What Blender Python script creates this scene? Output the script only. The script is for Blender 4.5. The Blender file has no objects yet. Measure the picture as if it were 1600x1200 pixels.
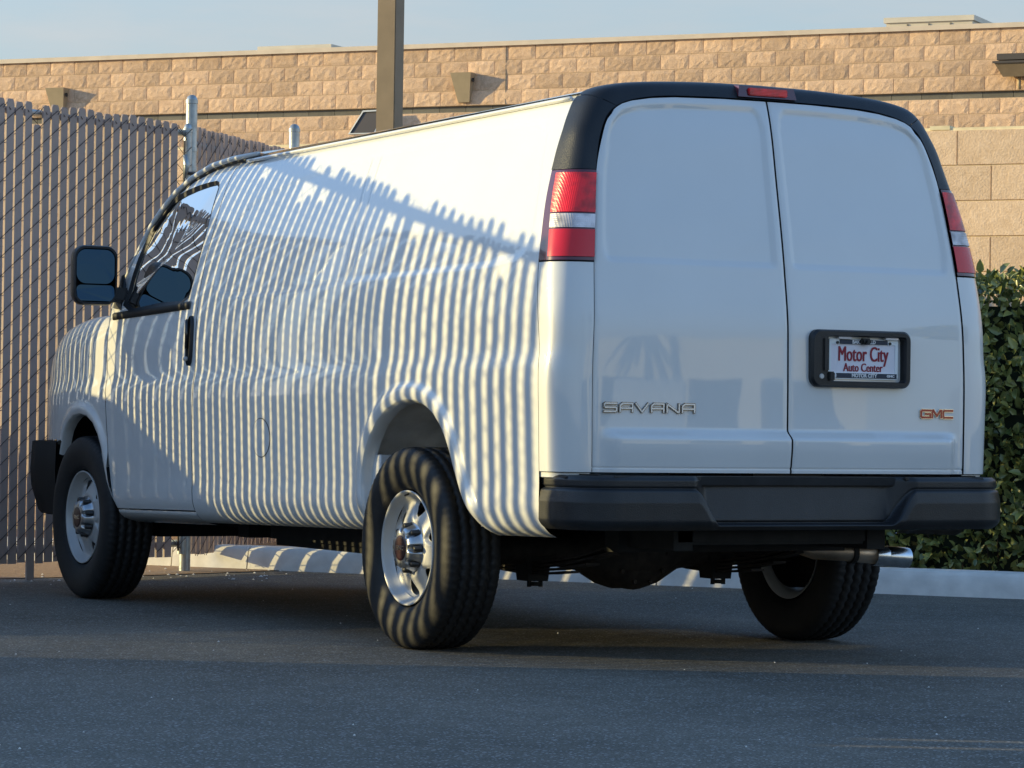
import bpy, bmesh, math, random
import numpy as np
from mathutils import Vector, Matrix
random.seed(7); np.random.seed(7)
PI = math.pi
# ------------------------------------------------------------------ camera, world, sun, exposure
YAW, PITCH, ROLL = 0.499008726, 0.0102756, 0.0148245
CAM = Vector((-6.486977, -10.9518351, 0.890078))
fwd = Vector((math.sin(YAW)*math.cos(PITCH), math.cos(YAW)*math.cos(PITCH), math.sin(PITCH)))
rgt = Vector((math.cos(YAW), -math.sin(YAW), 0)); up = rgt.cross(fwd)
r2 = rgt*math.cos(ROLL)+up*math.sin(ROLL); u2 = -rgt*math.sin(ROLL)+up*math.cos(ROLL)
scene = bpy.context.scene
C = bpy.data.collections.new("scene"); scene.collection.children.link(C)
cd = bpy.data.cameras.new("camera"); cam = bpy.data.objects.new("camera", cd); C.objects.link(cam)
cam.matrix_world = Matrix(((r2.x,u2.x,-fwd.x,CAM.x),(r2.y,u2.y,-fwd.y,CAM.y),(r2.z,u2.z,-fwd.z,CAM.z),(0,0,0,1)))
cd.sensor_width = 36.0; cd.lens = 5023.4575/1600*36.0; cd.clip_end = 3000; cd.clip_start = .1
scene.camera = cam
SUN = Vector((-0.842, 0.540, 0)).normalized(); ELEV = math.radians(11.4)
w = bpy.data.worlds.new("World"); scene.world = w; w.use_nodes = True
nt = w.node_tree; nt.nodes.clear()
out = nt.nodes.new("ShaderNodeOutputWorld"); bg = nt.nodes.new("ShaderNodeBackground")
sky = nt.nodes.new("ShaderNodeTexSky"); sky.sky_type = 'NISHITA'; sky.sun_disc = False
sky.sun_elevation = ELEV; sky.sun_rotation = math.atan2(SUN.x, SUN.y)
sky.air_density = 1.0; sky.dust_density = .2; sky.ozone_density = 3.2
# thin high cloud veil all round the sky
tc = nt.nodes.new("ShaderNodeTexCoord"); mp = nt.nodes.new("ShaderNodeMapping")
mp.inputs['Scale'].default_value = (1.6, 1.6, 9.0)
sx_ = nt.nodes.new('ShaderNodeSeparateXYZ'); zr_ = nt.nodes.new('ShaderNodeMapRange'); zr_.inputs[1].default_value = .05; zr_.inputs[2].default_value = .55; zr_.inputs[3].default_value = 1; zr_.inputs[4].default_value = .10
ml_ = nt.nodes.new('ShaderNodeMath'); ml_.operation = 'MULTIPLY'
nz = nt.nodes.new("ShaderNodeTexNoise"); nz.inputs['Scale'].default_value = 4.5; nz.inputs['Detail'].default_value = 7; nz.inputs['Roughness'].default_value = .58
rmp = nt.nodes.new("ShaderNodeMapRange"); rmp.inputs[1].default_value = .34; rmp.inputs[2].default_value = .70
rmp.inputs[3].default_value = .80; rmp.inputs[4].default_value = 1.0
hsv = nt.nodes.new("ShaderNodeHueSaturation"); hsv.inputs['Saturation'].default_value = .03; hsv.inputs['Value'].default_value = .345
mx = nt.nodes.new("ShaderNodeMix"); mx.data_type = 'RGBA'
nt.links.new(tc.outputs['Generated'], mp.inputs[0]); nt.links.new(mp.outputs[0], nz.inputs[0])
nt.links.new(nz.outputs[0], rmp.inputs[0]); nt.links.new(sky.outputs[0], hsv.inputs['Color'])
vr_ = nt.nodes.new('ShaderNodeMapRange'); vr_.inputs[1].default_value=.3; vr_.inputs[2].default_value=.72; vr_.inputs[3].default_value=.22; vr_.inputs[4].default_value=.37; nt.links.new(nz.outputs[0], vr_.inputs[0]); nt.links.new(vr_.outputs[0], hsv.inputs['Value'])
nt.links.new(sky.outputs[0], mx.inputs[6]); nt.links.new(hsv.outputs[0], mx.inputs[7]); nt.links.new(tc.outputs['Generated'], sx_.inputs[0]); nt.links.new(sx_.outputs[2], zr_.inputs[0]); nt.links.new(zr_.outputs[0], ml_.inputs[0]); nt.links.new(rmp.outputs[0], ml_.inputs[1]); nt.links.new(ml_.outputs[0], mx.inputs[0])
nt.links.new(mx.outputs[2], bg.inputs[0]); bg.inputs[1].default_value = 0.15
nt.links.new(bg.outputs[0], out.inputs[0])
sd = bpy.data.lights.new("sun", 'SUN'); sun = bpy.data.objects.new("sun", sd); C.objects.link(sun)
sd.energy = 2.05; sd.angle = math.radians(0.30); sd.color = (1.0, .81, .38)
to_sun = Vector((SUN.x*math.cos(ELEV), SUN.y*math.cos(ELEV), math.sin(ELEV)))
sun.rotation_euler = to_sun.to_track_quat('Z', 'Y').to_euler(); sun.location = (-20, 12, 12)
scene.view_settings.view_transform = 'Standard'; scene.view_settings.look = 'None'
scene.view_settings.exposure = 1.45; scene.view_settings.gamma = 1; scene.view_settings.use_curve_mapping = False
scene.cycles.max_bounces = 8; scene.cycles.transparent_max_bounces = 12

# ------------------------------------------------------------------ helpers
AX = Vector((rgt.x, rgt.y, 0)); AY = Vector((math.sin(YAW), math.cos(YAW), 0))
def site(lat, dep, z=0):           # survey frame of the place: metres across / metres deep -> world
    return Vector((CAM.x, CAM.y, 0))+AX*lat+AY*dep+Vector((0,0,z))
def mesh(name, verts, faces, smooth=False):
    m = bpy.data.meshes.new(name); m.from_pydata([tuple(map(float,v)) for v in verts], [], faces)
    if smooth: m.polygons.foreach_set('use_smooth', [True]*len(m.polygons))
    m.update(); return m
def obj(name, me, mat=None, parent=None, smooth=None, sharp=None):
    if isinstance(me, tuple): me = mesh(name, me[0], me[1], bool(smooth))
    if mat and not me.materials: me.materials.append(mat)
    if sharp:
        bm = bmesh.new(); bm.from_mesh(me)
        for e in bm.edges:
            if len(e.link_faces) == 2 and e.calc_face_angle(0) > math.radians(sharp): e.smooth = False
        for f in bm.faces: f.smooth = True
        bm.to_mesh(me); bm.free()
    o = bpy.data.objects.new(name, me); C.objects.link(o)
    if parent: o.parent = parent
    return o
def thing(name, label, cat, loc=(0,0,0), rotz=0, group=None):
    o = bpy.data.objects.new(name, None); C.objects.link(o); o.location = loc; o.rotation_euler = (0,0,rotz)
    o.empty_display_size = .2
    o['label'] = label; o['category'] = cat
    if group: o['group'] = group
    return o
def tag(o, label, cat, group=None):
    o['label'] = label; o['category'] = cat
    if group: o['group'] = group
    return o
def structure(o, kind='structure'): o['kind'] = kind; return o
class G:                            # geometry collector
    def __init__(s): s.v = []; s.f = []
    def add(s, vs, fs):
        n = len(s.v); s.v += [tuple(v) for v in vs]; s.f += [tuple(i+n for i in f) for f in fs]; return s
    def box(s, x0,x1,y0,y1,z0,z1, bev=0):
        if bev <= 0:
            v = [(x,y,z) for z in (z0,z1) for y in (y0,y1) for x in (x0,x1)]
            return s.add(v, [(0,2,3,1),(4,5,7,6),(0,1,5,4),(2,6,7,3),(0,4,6,2),(1,3,7,5)])
        bm = bmesh.new(); bmesh.ops.create_cube(bm, size=1)
        for q in bm.verts: q.co = Vector(((x0+x1)/2+q.co.x*(x1-x0), (y0+y1)/2+q.co.y*(y1-y0), (z0+z1)/2+q.co.z*(z1-z0)))
        bmesh.ops.bevel(bm, geom=bm.edges[:], offset=bev, segments=2, affect='EDGES')
        s.bm(bm); bm.free(); return s
    def bm(s, bm):
        bm.verts.ensure_lookup_table(); n = len(s.v)
        for i, q in enumerate(bm.verts): q.index = i
        s.v += [tuple(q.co) for q in bm.verts]; s.f += [tuple(q.index+n for q in f.verts) for f in bm.faces]
    def tube(s, pts, r, n=8, cap=True):
        pts = [Vector(p) for p in pts]; R = r if isinstance(r,(list,tuple)) else [r]*len(pts)
        vs = []; fs = []
        ref = None
        for i, p in enumerate(pts):
            d = (pts[min(i+1,len(pts)-1)]-pts[max(i-1,0)]).normalized()
            if ref is None:
                a = Vector((0,0,1)) if abs(d.z) < .9 else Vector((1,0,0)); ref = d.cross(a).normalized()
            else: ref = (ref-d*ref.dot(d)).normalized()
            b = d.cross(ref)
            for k in range(n):
                t = 2*PI*k/n; vs.append(p+(ref*math.cos(t)+b*math.sin(t))*R[i])
        for i in range(len(pts)-1):
            for k in range(n): fs.append((i*n+k, i*n+(k+1)%n, (i+1)*n+(k+1)%n, (i+1)*n+k))
        if cap: fs.append(tuple(range(n))[::-1]); fs.append(tuple((len(pts)-1)*n+k for k in range(n)))
        return s.add(vs, fs)
    def lathe(s, prof, n=48, axis='x', c=(0,0,0), closed=False):
        vs = []; fs = []; m = len(prof)          # prof: (axial, radius)
        for k in range(n):
            t = 2*PI*k/n
            for a, r in prof:
                if axis == 'x': vs.append((c[0]+a, c[1]+r*math.cos(t), c[2]+r*math.sin(t)))
                elif axis == 'z': vs.append((c[0]+r*math.cos(t), c[1]+r*math.sin(t), c[2]+a))
                else: vs.append((c[0]+r*math.cos(t), c[1]+a, c[2]+r*math.sin(t)))
        for k in range(n):
            for j in range(m-1 if not closed else m):
                j2 = (j+1)%m; a = k*m+j; b = k*m+j2; e = ((k+1)%n)*m+j2; d = ((k+1)%n)*m+j
                fs.append((a,b,e,d) if axis != 'y' else (a,d,e,b))
        return s.add(vs, fs)
    def prism(s, poly, y0, y1):                  # poly in (x,z), extruded along y
        n = len(poly); vs = [(x,y0,z) for x,z in poly]+[(x,y1,z) for x,z in poly]
        return s.add(vs, [tuple(range(n)), tuple(range(2*n-1,n-1,-1))]+[(i,n+i,n+(i+1)%n,(i+1)%n) for i in range(n)])
    def t(s): return (s.v, s.f)
def fixn(o):
    bm = bmesh.new(); bm.from_mesh(o.data); bmesh.ops.recalc_face_normals(bm, faces=bm.faces); bm.to_mesh(o.data); bm.free(); return o

# ------------------------------------------------------------------ materials
def new_mat(name):
    m = bpy.data.materials.new(name); m.use_nodes = True
    return m, m.node_tree, m.node_tree.nodes['Principled BSDF']
def simple(name, col, rough=.5, metal=0, coat=0, coatr=.03, spec=.5, noise=0, nscale=30, bump=0, bscale=200, trans=0, ior=1.45):
    m, t, b = new_mat(name)
    b.inputs['Base Color'].default_value = (*col,1); b.inputs['Roughness'].default_value = rough
    b.inputs['Metallic'].default_value = metal; b.inputs['Coat Weight'].default_value = coat
    b.inputs['Coat Roughness'].default_value = coatr; b.inputs['Specular IOR Level'].default_value = spec
    b.inputs['Transmission Weight'].default_value = trans; b.inputs['IOR'].default_value = ior
    co = t.nodes.new('ShaderNodeTexCoord')
    if noise:
        n = t.nodes.new('ShaderNodeTexNoise'); n.inputs['Scale'].default_value = nscale; n.inputs['Detail'].default_value = 6
        r = t.nodes.new('ShaderNodeMapRange'); r.inputs[1].default_value=.3; r.inputs[2].default_value=.7
        r.inputs[3].default_value = 1-noise; r.inputs[4].default_value = 1+noise
        x = t.nodes.new('ShaderNodeMix'); x.data_type='RGBA'; x.blend_type='MULTIPLY'; x.inputs[0].default_value = 1
        x.inputs[6].default_value = (*col,1)
        t.links.new(co.outputs['Object'], n.inputs[0]); t.links.new(n.outputs[0], r.inputs[0]); t.links.new(r.outputs[0], x.inputs[7])
        t.links.new(x.outputs[2], b.inputs['Base Color'])
    if bump:
        n = t.nodes.new('ShaderNodeTexNoise'); n.inputs['Scale'].default_value = bscale; n.inputs['Detail'].default_value = 3
        bp = t.nodes.new('ShaderNodeBump'); bp.inputs['Strength'].default_value = bump; bp.inputs['Distance'].default_value = .004
        t.links.new(co.outputs['Object'], n.inputs[0]); t.links.new(n.outputs[0], bp.inputs['Height']); t.links.new(bp.outputs[0], b.inputs['Normal'])
    return m
M = {}
# white paint: clear-coated, a little road film and faint ripple
m, t, b = new_mat('white_paint'); M['paint'] = m
b.inputs['Base Color'].default_value = (.73,.735,.72,1); b.inputs['Roughness'].default_value = .42
b.inputs['Coat Weight'].default_value = 1; b.inputs['Coat Roughness'].default_value = .025; b.inputs['Coat IOR'].default_value = 1.58
co = t.nodes.new('ShaderNodeTexCoord'); n = t.nodes.new('ShaderNodeTexNoise'); n.inputs['Scale'].default_value = 3; n.inputs['Detail'].default_value = 8
r = t.nodes.new('ShaderNodeMapRange'); r.inputs[1].default_value=.35; r.inputs[2].default_value=.75; r.inputs[3].default_value=1; r.inputs[4].default_value=.95
x = t.nodes.new('ShaderNodeMix'); x.data_type='RGBA'; x.blend_type='MULTIPLY'; x.inputs[0].default_value=1; x.inputs[6].default_value=(.73,.735,.72,1)
t.links.new(co.outputs['Object'], n.inputs[0]); t.links.new(n.outputs[0], r.inputs[0]); t.links.new(r.outputs[0], x.inputs[7]); t.links.new(x.outputs[2], b.inputs['Base Color'])
n2 = t.nodes.new('ShaderNodeTexNoise'); n2.inputs['Scale'].default_value = 3.5; n2.inputs['Detail'].default_value = 1
bp = t.nodes.new('ShaderNodeBump'); bp.inputs['Strength'].default_value = .12; bp.inputs['Distance'].default_value = .004
t.links.new(co.outputs['Object'], n2.inputs[0]); t.links.new(n2.outputs[0], bp.inputs['Height']); t.links.new(bp.outputs[0], b.inputs['Coat Normal'])
M['black'] = simple('black_plastic', (.016,.017,.019), .36, bump=.25, bscale=260, noise=.25, nscale=9)
M['blackgloss'] = simple('black_gloss', (.01,.011,.012), .16, coat=.6)
M['trim'] = simple('window_rubber', (.014,.014,.014), .5)
M['dark'] = simple('underbody', (.012,.012,.012), .75, noise=.4, nscale=14)
M['rust'] = simple('cast_iron', (.03,.024,.02), .7, noise=.5, nscale=25)
M['well'] = simple('wheel_well_liner', (.72,.73,.74), .7, noise=.3, nscale=8)
M['rubber'] = simple('tyre_rubber', (.013,.013,.0135), .62, bump=.18, bscale=160, noise=.3, nscale=18)
M['steel'] = simple('silver_wheel_paint', (.50,.50,.49), .5, metal=.25, coat=.25, coatr=.15, noise=.06, nscale=12)
M['chrome'] = simple('hub_cap_chrome', (.50,.51,.52), .32, metal=1)
M['chromeb'] = simple('badge_chrome', (.72,.70,.66), .12, metal=1)
M['badgeedge'] = simple('badge_edge', (.18,.17,.16), .2, metal=1)
M['silver'] = simple('badge_silver', (.80,.80,.78), .25, metal=.3, coat=.5)
M['redbadge'] = simple('red_badge_face', (.42,.012,.012), .3, coat=.5)
M['redem'] = simple('red_emblem', (.03,.004,.006), .35, coat=.3)
M['nut'] = simple('dark_lug_nut', (.02,.02,.02), .4)
M['pipe'] = simple('brown_exhaust_steel', (.55,.43,.32), .38, metal=.9, noise=.5, nscale=9)
M['tip'] = simple('bright_exhaust_tip', (.62,.64,.66), .22, metal=1, noise=.1, nscale=40)
M['seat'] = simple('grey_seat_cloth', (.06,.06,.065), .85)
M['interior'] = simple('grey_cabin_trim', (.05,.052,.055), .75)
M['cream'] = simple('cream_pillar_trim', (.35,.34,.30), .7)
M['galv'] = simple('galvanised_steel', (.42,.45,.45), .38, metal=.65, noise=.22, nscale=22, bump=.2, bscale=60)
M['wire'] = simple('brown_vinyl_wire', (.045,.032,.028), .45)
M['white_text'] = simple('white_print', (.8,.8,.8), .4)
M['plate'] = simple('plate_face', (.82,.80,.86), .35)
M['plate_frame'] = simple('plate_frame_white', (.85,.90,.92), .25, metal=.0)
M['navy'] = simple('plate_navy_print', (.012,.03,.06), .4)
M['redprint'] = simple('red_print', (.30,.008,.03), .4)
M['lens_clear'] = simple('clear_lens', (.75,.72,.74), .12, coat=1)
M['alu'] = simple('white_metal', (.62,.62,.60), .4)
M['pole'] = simple('brown_pole_paint', (.26,.19,.12), .55, noise=.08, nscale=9, bump=.1, bscale=120)
M['sconce'] = simple('tan_fixture_paint', (.44,.34,.22), .55, noise=.07, nscale=9)
M['bronze'] = simple('bronze_fixture', (.09,.075,.065), .5)
M['rtu'] = simple('rooftop_sheet_metal', (.62,.55,.44), .5, noise=.1, nscale=3)
M['cap'] = simple('parapet_flashing', (.74,.60,.46), .5, noise=.08, nscale=4)
def glass(name, col, rough=.0, a=.35):
    m, t, b = new_mat(name); t.nodes.remove(b)
    o = t.nodes['Material Output']; tr = t.nodes.new('ShaderNodeBsdfTransparent'); tr.inputs[0].default_value = (*col,1)
    gl = t.nodes.new('ShaderNodeBsdfGlossy'); gl.inputs['Roughness'].default_value = rough
    fr = t.nodes.new('ShaderNodeFresnel'); fr.inputs[0].default_value = 1.27
    mx = t.nodes.new('ShaderNodeMixShader')
    t.links.new(fr.outputs[0], mx.inputs[0]); t.links.new(tr.outputs[0], mx.inputs[1]); t.links.new(gl.outputs[0], mx.inputs[2]); t.links.new(mx.outputs[0], o.inputs[0])
    return m
M['glass'] = glass('tinted_glass', (.62,.70,.66))
M['mirror'] = simple('mirror_glass', (.045,.085,.125), .03, metal=1)
# red lens with moulded ribs
def lens(name, col, sc):
    m, t, b = new_mat(name)
    b.inputs['Base Color'].default_value = (*col,1); b.inputs['Roughness'].default_value = .3; b.inputs['Coat Weight'].default_value = .45; b.inputs['Coat Roughness'].default_value = .03
    co = t.nodes.new('ShaderNodeTexCoord')
    wv = t.nodes.new('ShaderNodeTexWave'); wv.bands_direction='X'; wv.inputs['Scale'].default_value = sc
    wz = t.nodes.new('ShaderNodeTexWave'); wz.bands_direction='Z'; wz.inputs['Scale'].default_value = sc
    ad = t.nodes.new('ShaderNodeMath'); ad.operation='ADD'
    bp = t.nodes.new('ShaderNodeBump'); bp.inputs['Strength'].default_value = .3; bp.inputs['Distance'].default_value=.002
    t.links.new(co.outputs['Object'], wv.inputs[0]); t.links.new(co.outputs['Object'], wz.inputs[0])
    t.links.new(wv.outputs['Fac'], ad.inputs[0]); t.links.new(wz.outputs['Fac'], ad.inputs[1]); t.links.new(ad.outputs[0], bp.inputs['Height'])
    t.links.new(bp.outputs[0], b.inputs['Normal'])
    n = t.nodes.new('ShaderNodeTexNoise'); n.inputs['Scale'].default_value = 16
    cr = t.nodes.new('ShaderNodeMapRange'); cr.inputs[1].default_value=.35; cr.inputs[2].default_value=.65; cr.inputs[3].default_value=.45; cr.inputs[4].default_value=1.25
    x = t.nodes.new('ShaderNodeMix'); x.data_type='RGBA'; x.blend_type='MULTIPLY'; x.inputs[0].default_value=1; x.inputs[6].default_value=(*col,1)
    t.links.new(co.outputs['Object'], n.inputs[0]); t.links.new(n.outputs[0], cr.inputs[0]); t.links.new(cr.outputs[0], x.inputs[7]); t.links.new(x.outputs[2], b.inputs['Base Color'])
    return m
M['lens_red'] = lens('red_lens', (.92,.008,.014), 60)
M['lens_smooth'] = simple('smooth_red_lens', (.72,.007,.014), .2, coat=.4)
M['lens_dark'] = simple('dark_red_housing', (.09,.006,.012), .2, coat=1)
M['lens_white'] = lens('clear_ribbed_lens', (.72,.68,.70), 45)
def masonry(name, col, col2, sc, bump, rough=.9, rnd=.16, fine=110):
    m, t, b = new_mat(name); b.inputs['Roughness'].default_value = rough; b.inputs['Specular IOR Level'].default_value=.2
    co = t.nodes.new('ShaderNodeTexCoord'); oi = t.nodes.new('ShaderNodeObjectInfo')
    va = t.nodes.new('ShaderNodeVectorMath'); va.operation='ADD'
    vm = t.nodes.new('ShaderNodeVectorMath'); vm.operation='SCALE'; vm.inputs[3].default_value = 37
    t.links.new(oi.outputs['Location'], vm.inputs[0]); t.links.new(co.outputs['Object'], va.inputs[0]); t.links.new(vm.outputs[0], va.inputs[1])
    n = t.nodes.new('ShaderNodeTexNoise'); n.inputs['Scale'].default_value = sc; n.inputs['Detail'].default_value = 8; n.inputs['Roughness'].default_value=.65
    nf = t.nodes.new('ShaderNodeTexNoise'); nf.inputs['Scale'].default_value = fine; nf.inputs['Detail'].default_value = 3
    rp = t.nodes.new('ShaderNodeValToRGB'); rp.color_ramp.elements[0].position=.36; rp.color_ramp.elements[1].position=.66
    rp.color_ramp.elements[0].color=(*col2,1); rp.color_ramp.elements[1].color=(*col,1)
    hs = t.nodes.new('ShaderNodeMapRange'); hs.inputs[3].default_value=1-rnd; hs.inputs[4].default_value=1+rnd
    x = t.nodes.new('ShaderNodeMix'); x.data_type='RGBA'; x.blend_type='MULTIPLY'; x.inputs[0].default_value=1
    t.links.new(va.outputs[0], n.inputs[0]); t.links.new(va.outputs[0], nf.inputs[0])
    av = t.nodes.new('ShaderNodeMath'); av.operation='MULTIPLY_ADD'; av.inputs[1].default_value=.45
    t.links.new(nf.outputs[0], av.inputs[0])
    mm = t.nodes.new('ShaderNodeMath'); mm.operation='MULTIPLY'; mm.inputs[1].default_value=.55; t.links.new(n.outputs[0], mm.inputs[0]); t.links.new(mm.outputs[0], av.inputs[2])
    t.links.new(av.outputs[0], rp.inputs[0]); t.links.new(oi.outputs['Random'], hs.inputs[0])
    t.links.new(rp.outputs[0], x.inputs[6]); t.links.new(hs.outputs[0], x.inputs[7]); t.links.new(x.outputs[2], b.inputs['Base Color'])
    b1 = t.nodes.new('ShaderNodeBump'); b1.inputs['Strength'].default_value=1; b1.inputs['Distance'].default_value=bump
    t.links.new(av.outputs[0], b1.inputs['Height']); t.links.new(b1.outputs[0], b.inputs['Normal'])
    return m
M['split'] = masonry('split_face_block', (.88,.61,.41), (.62,.40,.25), 16, .016, fine=95)
M['smooth_block'] = masonry('smooth_grey_block', (.22,.21,.185), (.17,.16,.14), 10, .004)
M['tan_block'] = masonry('tan_block', (.90,.66,.46), (.72,.50,.32), 20, .006, rnd=.08, fine=90)
M['mortar'] = simple('mortar', (.70,.52,.34), .9, noise=.1, nscale=20)
M['mortar2'] = simple('pale_mortar', (.85,.72,.46), .9, noise=.1, nscale=20)
M['kerb'] = simple('kerb_concrete', (.80,.77,.71), .85, noise=.12, nscale=9, bump=.3, bscale=60)
M['stucco'] = simple('far_white_stucco', (.7,.68,.64), .8, noise=.05, nscale=1)
M['dirt'] = masonry('gravelly_dirt', (.48,.34,.22), (.26,.18,.12), 25, .02, rnd=0, fine=120)
# slats: extruded plastic with fine vertical ribs
m, t, b = new_mat('taupe_slat'); M['slat'] = m
b.inputs['Roughness'].default_value=.6
co = t.nodes.new('ShaderNodeTexCoord'); wv = t.nodes.new('ShaderNodeTexWave'); wv.bands_direction='X'; wv.inputs['Scale'].default_value=38
bp = t.nodes.new('ShaderNodeBump'); bp.inputs['Strength'].default_value=.5; bp.inputs['Distance'].default_value=.002
oi = t.nodes.new('ShaderNodeObjectInfo'); mr = t.nodes.new('ShaderNodeMapRange'); mr.inputs[3].default_value=.88; mr.inputs[4].default_value=1.1
x = t.nodes.new('ShaderNodeMix'); x.data_type='RGBA'; x.blend_type='MULTIPLY'; x.inputs[0].default_value=1; x.inputs[6].default_value=(.39,.295,.25,1)
t.links.new(co.outputs['Object'], wv.inputs[0]); t.links.new(wv.outputs['Fac'], bp.inputs['Height']); t.links.new(bp.outputs[0], b.inputs['Normal'])
t.links.new(oi.outputs['Random'], mr.inputs[0]); t.links.new(mr.outputs[0], x.inputs[7]); t.links.new(x.outputs[2], b.inputs['Base Color'])
# asphalt
m, t, b = new_mat('asphalt'); M['asphalt'] = m
b.inputs['Specular IOR Level'].default_value=.35
co = t.nodes.new('ShaderNodeTexCoord')
def N(kind, **k):
    q = t.nodes.new(kind)
    for a, v in k.items(): q.inputs[a].default_value = v
    return q
big = N('ShaderNodeTexNoise', Scale=.7, Detail=6); mid = N('ShaderNodeTexNoise', Scale=9, Detail=8, Roughness=.7); fin = N('ShaderNodeTexNoise', Scale=115, Detail=3, Roughness=.8)
vor = N('ShaderNodeTexVoronoi', Scale=95)
for q in (big,mid,fin,vor): t.links.new(co.outputs['Object'], q.inputs['Vector'])
rp = t.nodes.new('ShaderNodeValToRGB'); rp.color_ramp.elements[0].position=.38; rp.color_ramp.elements[0].color=(.066,.059,.047,1)
rp.color_ramp.elements[1].position=.64; rp.color_ramp.elements[1].color=(.25,.228,.185,1)
t.links.new(fin.outputs[0], rp.inputs[0])
ml = t.nodes.new('ShaderNodeMix'); ml.data_type='RGBA'; ml.blend_type='MULTIPLY'; ml.inputs[0].default_value=1
mr = t.nodes.new('ShaderNodeMapRange'); mr.inputs[1].default_value=.36; mr.inputs[2].default_value=.64; mr.inputs[3].default_value=.62; mr.inputs[4].default_value=1.30
am = t.nodes.new('ShaderNodeMath'); am.operation='MULTIPLY_ADD'; am.inputs[1].default_value=.55; a2 = t.nodes.new('ShaderNodeMath'); a2.operation='MULTIPLY'; a2.inputs[1].default_value=.45; t.links.new(mid.outputs[0], a2.inputs[0]); t.links.new(big.outputs[0], am.inputs[0]); t.links.new(a2.outputs[0], am.inputs[2]); t.links.new(am.outputs[0], mr.inputs[0]); t.links.new(rp.outputs[0], ml.inputs[6]); t.links.new(mr.outputs[0], ml.inputs[7])
# pale stone chips
st = t.nodes.new('ShaderNodeMath'); st.operation='LESS_THAN'; st.inputs[1].default_value=.20
sp = t.nodes.new('ShaderNodeSeparateColor'); t.links.new(vor.outputs['Color'], sp.inputs[0])
t.links.new(sp.outputs[0], st.inputs[0])
md = t.nodes.new('ShaderNodeMath'); md.operation='LESS_THAN'; md.inputs[1].default_value=.42; t.links.new(vor.outputs['Distance'], md.inputs[0])
pr = t.nodes.new('ShaderNodeMath'); pr.operation='MULTIPLY'; t.links.new(st.outputs[0], pr.inputs[0]); t.links.new(md.outputs[0], pr.inputs[1])
mm = t.nodes.new('ShaderNodeMix'); mm.data_type='RGBA'; mm.inputs[7].default_value=(.36,.36,.35,1); t.links.new(pr.outputs[0], mm.inputs[0]); t.links.new(ml.outputs[2], mm.inputs[6])
t.links.new(mm.outputs[2], b.inputs['Base Color']); b.inputs['Roughness'].default_value=.8
bp = t.nodes.new('ShaderNodeBump'); bp.inputs['Strength'].default_value=.7; bp.inputs['Distance'].default_value=.006
t.links.new(fin.outputs[0], bp.inputs['Height']); t.links.new(bp.outputs[0], b.inputs['Normal'])
# leaves
def leafmat(name, a, c):
    m, t, b = new_mat(name)
    oi = t.nodes.new('ShaderNodeObjectInfo'); ge = t.nodes.new('ShaderNodeNewGeometry')
    rp = t.nodes.new('ShaderNodeValToRGB'); rp.color_ramp.elements[0].color=(*a,1); rp.color_ramp.elements[1].color=(*c,1)
    ad = t.nodes.new('ShaderNodeMath'); ad.operation='ADD'; fr = t.nodes.new('ShaderNodeMath'); fr.operation='FRACT'
    t.links.new(ge.outputs['Random Per Island'], ad.inputs[0]); t.links.new(oi.outputs['Random'], ad.inputs[1]); t.links.new(ad.outputs[0], fr.inputs[0])
    t.links.new(fr.outputs[0], rp.inputs[0]); t.links.new(rp.outputs[0], b.inputs['Base Color'])
    b.inputs['Roughness'].default_value=.32; b.inputs['Specular IOR Level'].default_value=.6
    b.inputs['Transmission Weight'].default_value=0; b.inputs['Subsurface Weight'].default_value=0
    return m
M['leaf'] = leafmat('glossy_hedge_leaf', (.09,.125,.035), (.34,.34,.10))
M['bark'] = simple('hedge_twigs', (.05,.035,.025), .9)
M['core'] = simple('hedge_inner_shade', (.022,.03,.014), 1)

# ------------------------------------------------------------------ ground
GC = site(0, 40)
asph = obj('asphalt_ground', ([(GC.x-400,GC.y-400,0),(GC.x+400,GC.y-400,0),(GC.x+400,GC.y+400,0),(GC.x-400,GC.y+400,0)], [(0,1,2,3)]), M['asphalt']); structure(asph)
def flat(pts, n=1): return [(p.x,p.y,p.z) for p in pts]
edge = [(-9,12.9),(-6.5,14.3),(-4.5,15.75),(-3.5,16.4),(-2.8,16.78),(-2.3,17.15),(-1.95,17.45),(-1.6,17.85),(-1.3,18.2),(-1.0,18.55),(-.8,18.62)]
dv = []; 
for i,(a,d) in enumerate(edge): dv.append(site(a, d, .004))
dv += [site(-1.2,18.9,.004), site(-4,20.2,.004), site(-9,22.5,.004)]
dv.insert(0, site(-9.5,16,.004)); 
dirt = obj('dirt_strip', ([tuple(v) for v in dv], [tuple(range(len(dv)))]), M['dirt']); structure(dirt)
# loose pebbles and litter leaves on the asphalt: far too many to count
g = G(); rng = random.Random(3)
for k in range(420):
    la = rng.uniform(-2.6,3.2); de = rng.uniform(6.3,17.5); p = site(la,de); s = rng.choice([.002,.003,.003,.005,.006])
    if rng.random() < .55: la = rng.uniform(-9,-1.2); de = rng.uniform(-.3,1.1)+16.9+.5*(-la-2.6)*-.55; p = site(la,de,.004); s = rng.uniform(.004,.012)
    g.add([(p.x+s*math.cos(a)*rng.uniform(.7,1.2), p.y+s*math.sin(a)*rng.uniform(.7,1.2), p.z-.001) for a in (0,1.6,3.1,4.6)]+[(p.x,p.y,p.z+s*rng.uniform(.5,.9))], [(0,1,4),(1,2,4),(2,3,4),(3,0,4)])
structure(obj('loose_pebbles', g.t(), M['kerb']), 'stuff')

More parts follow.
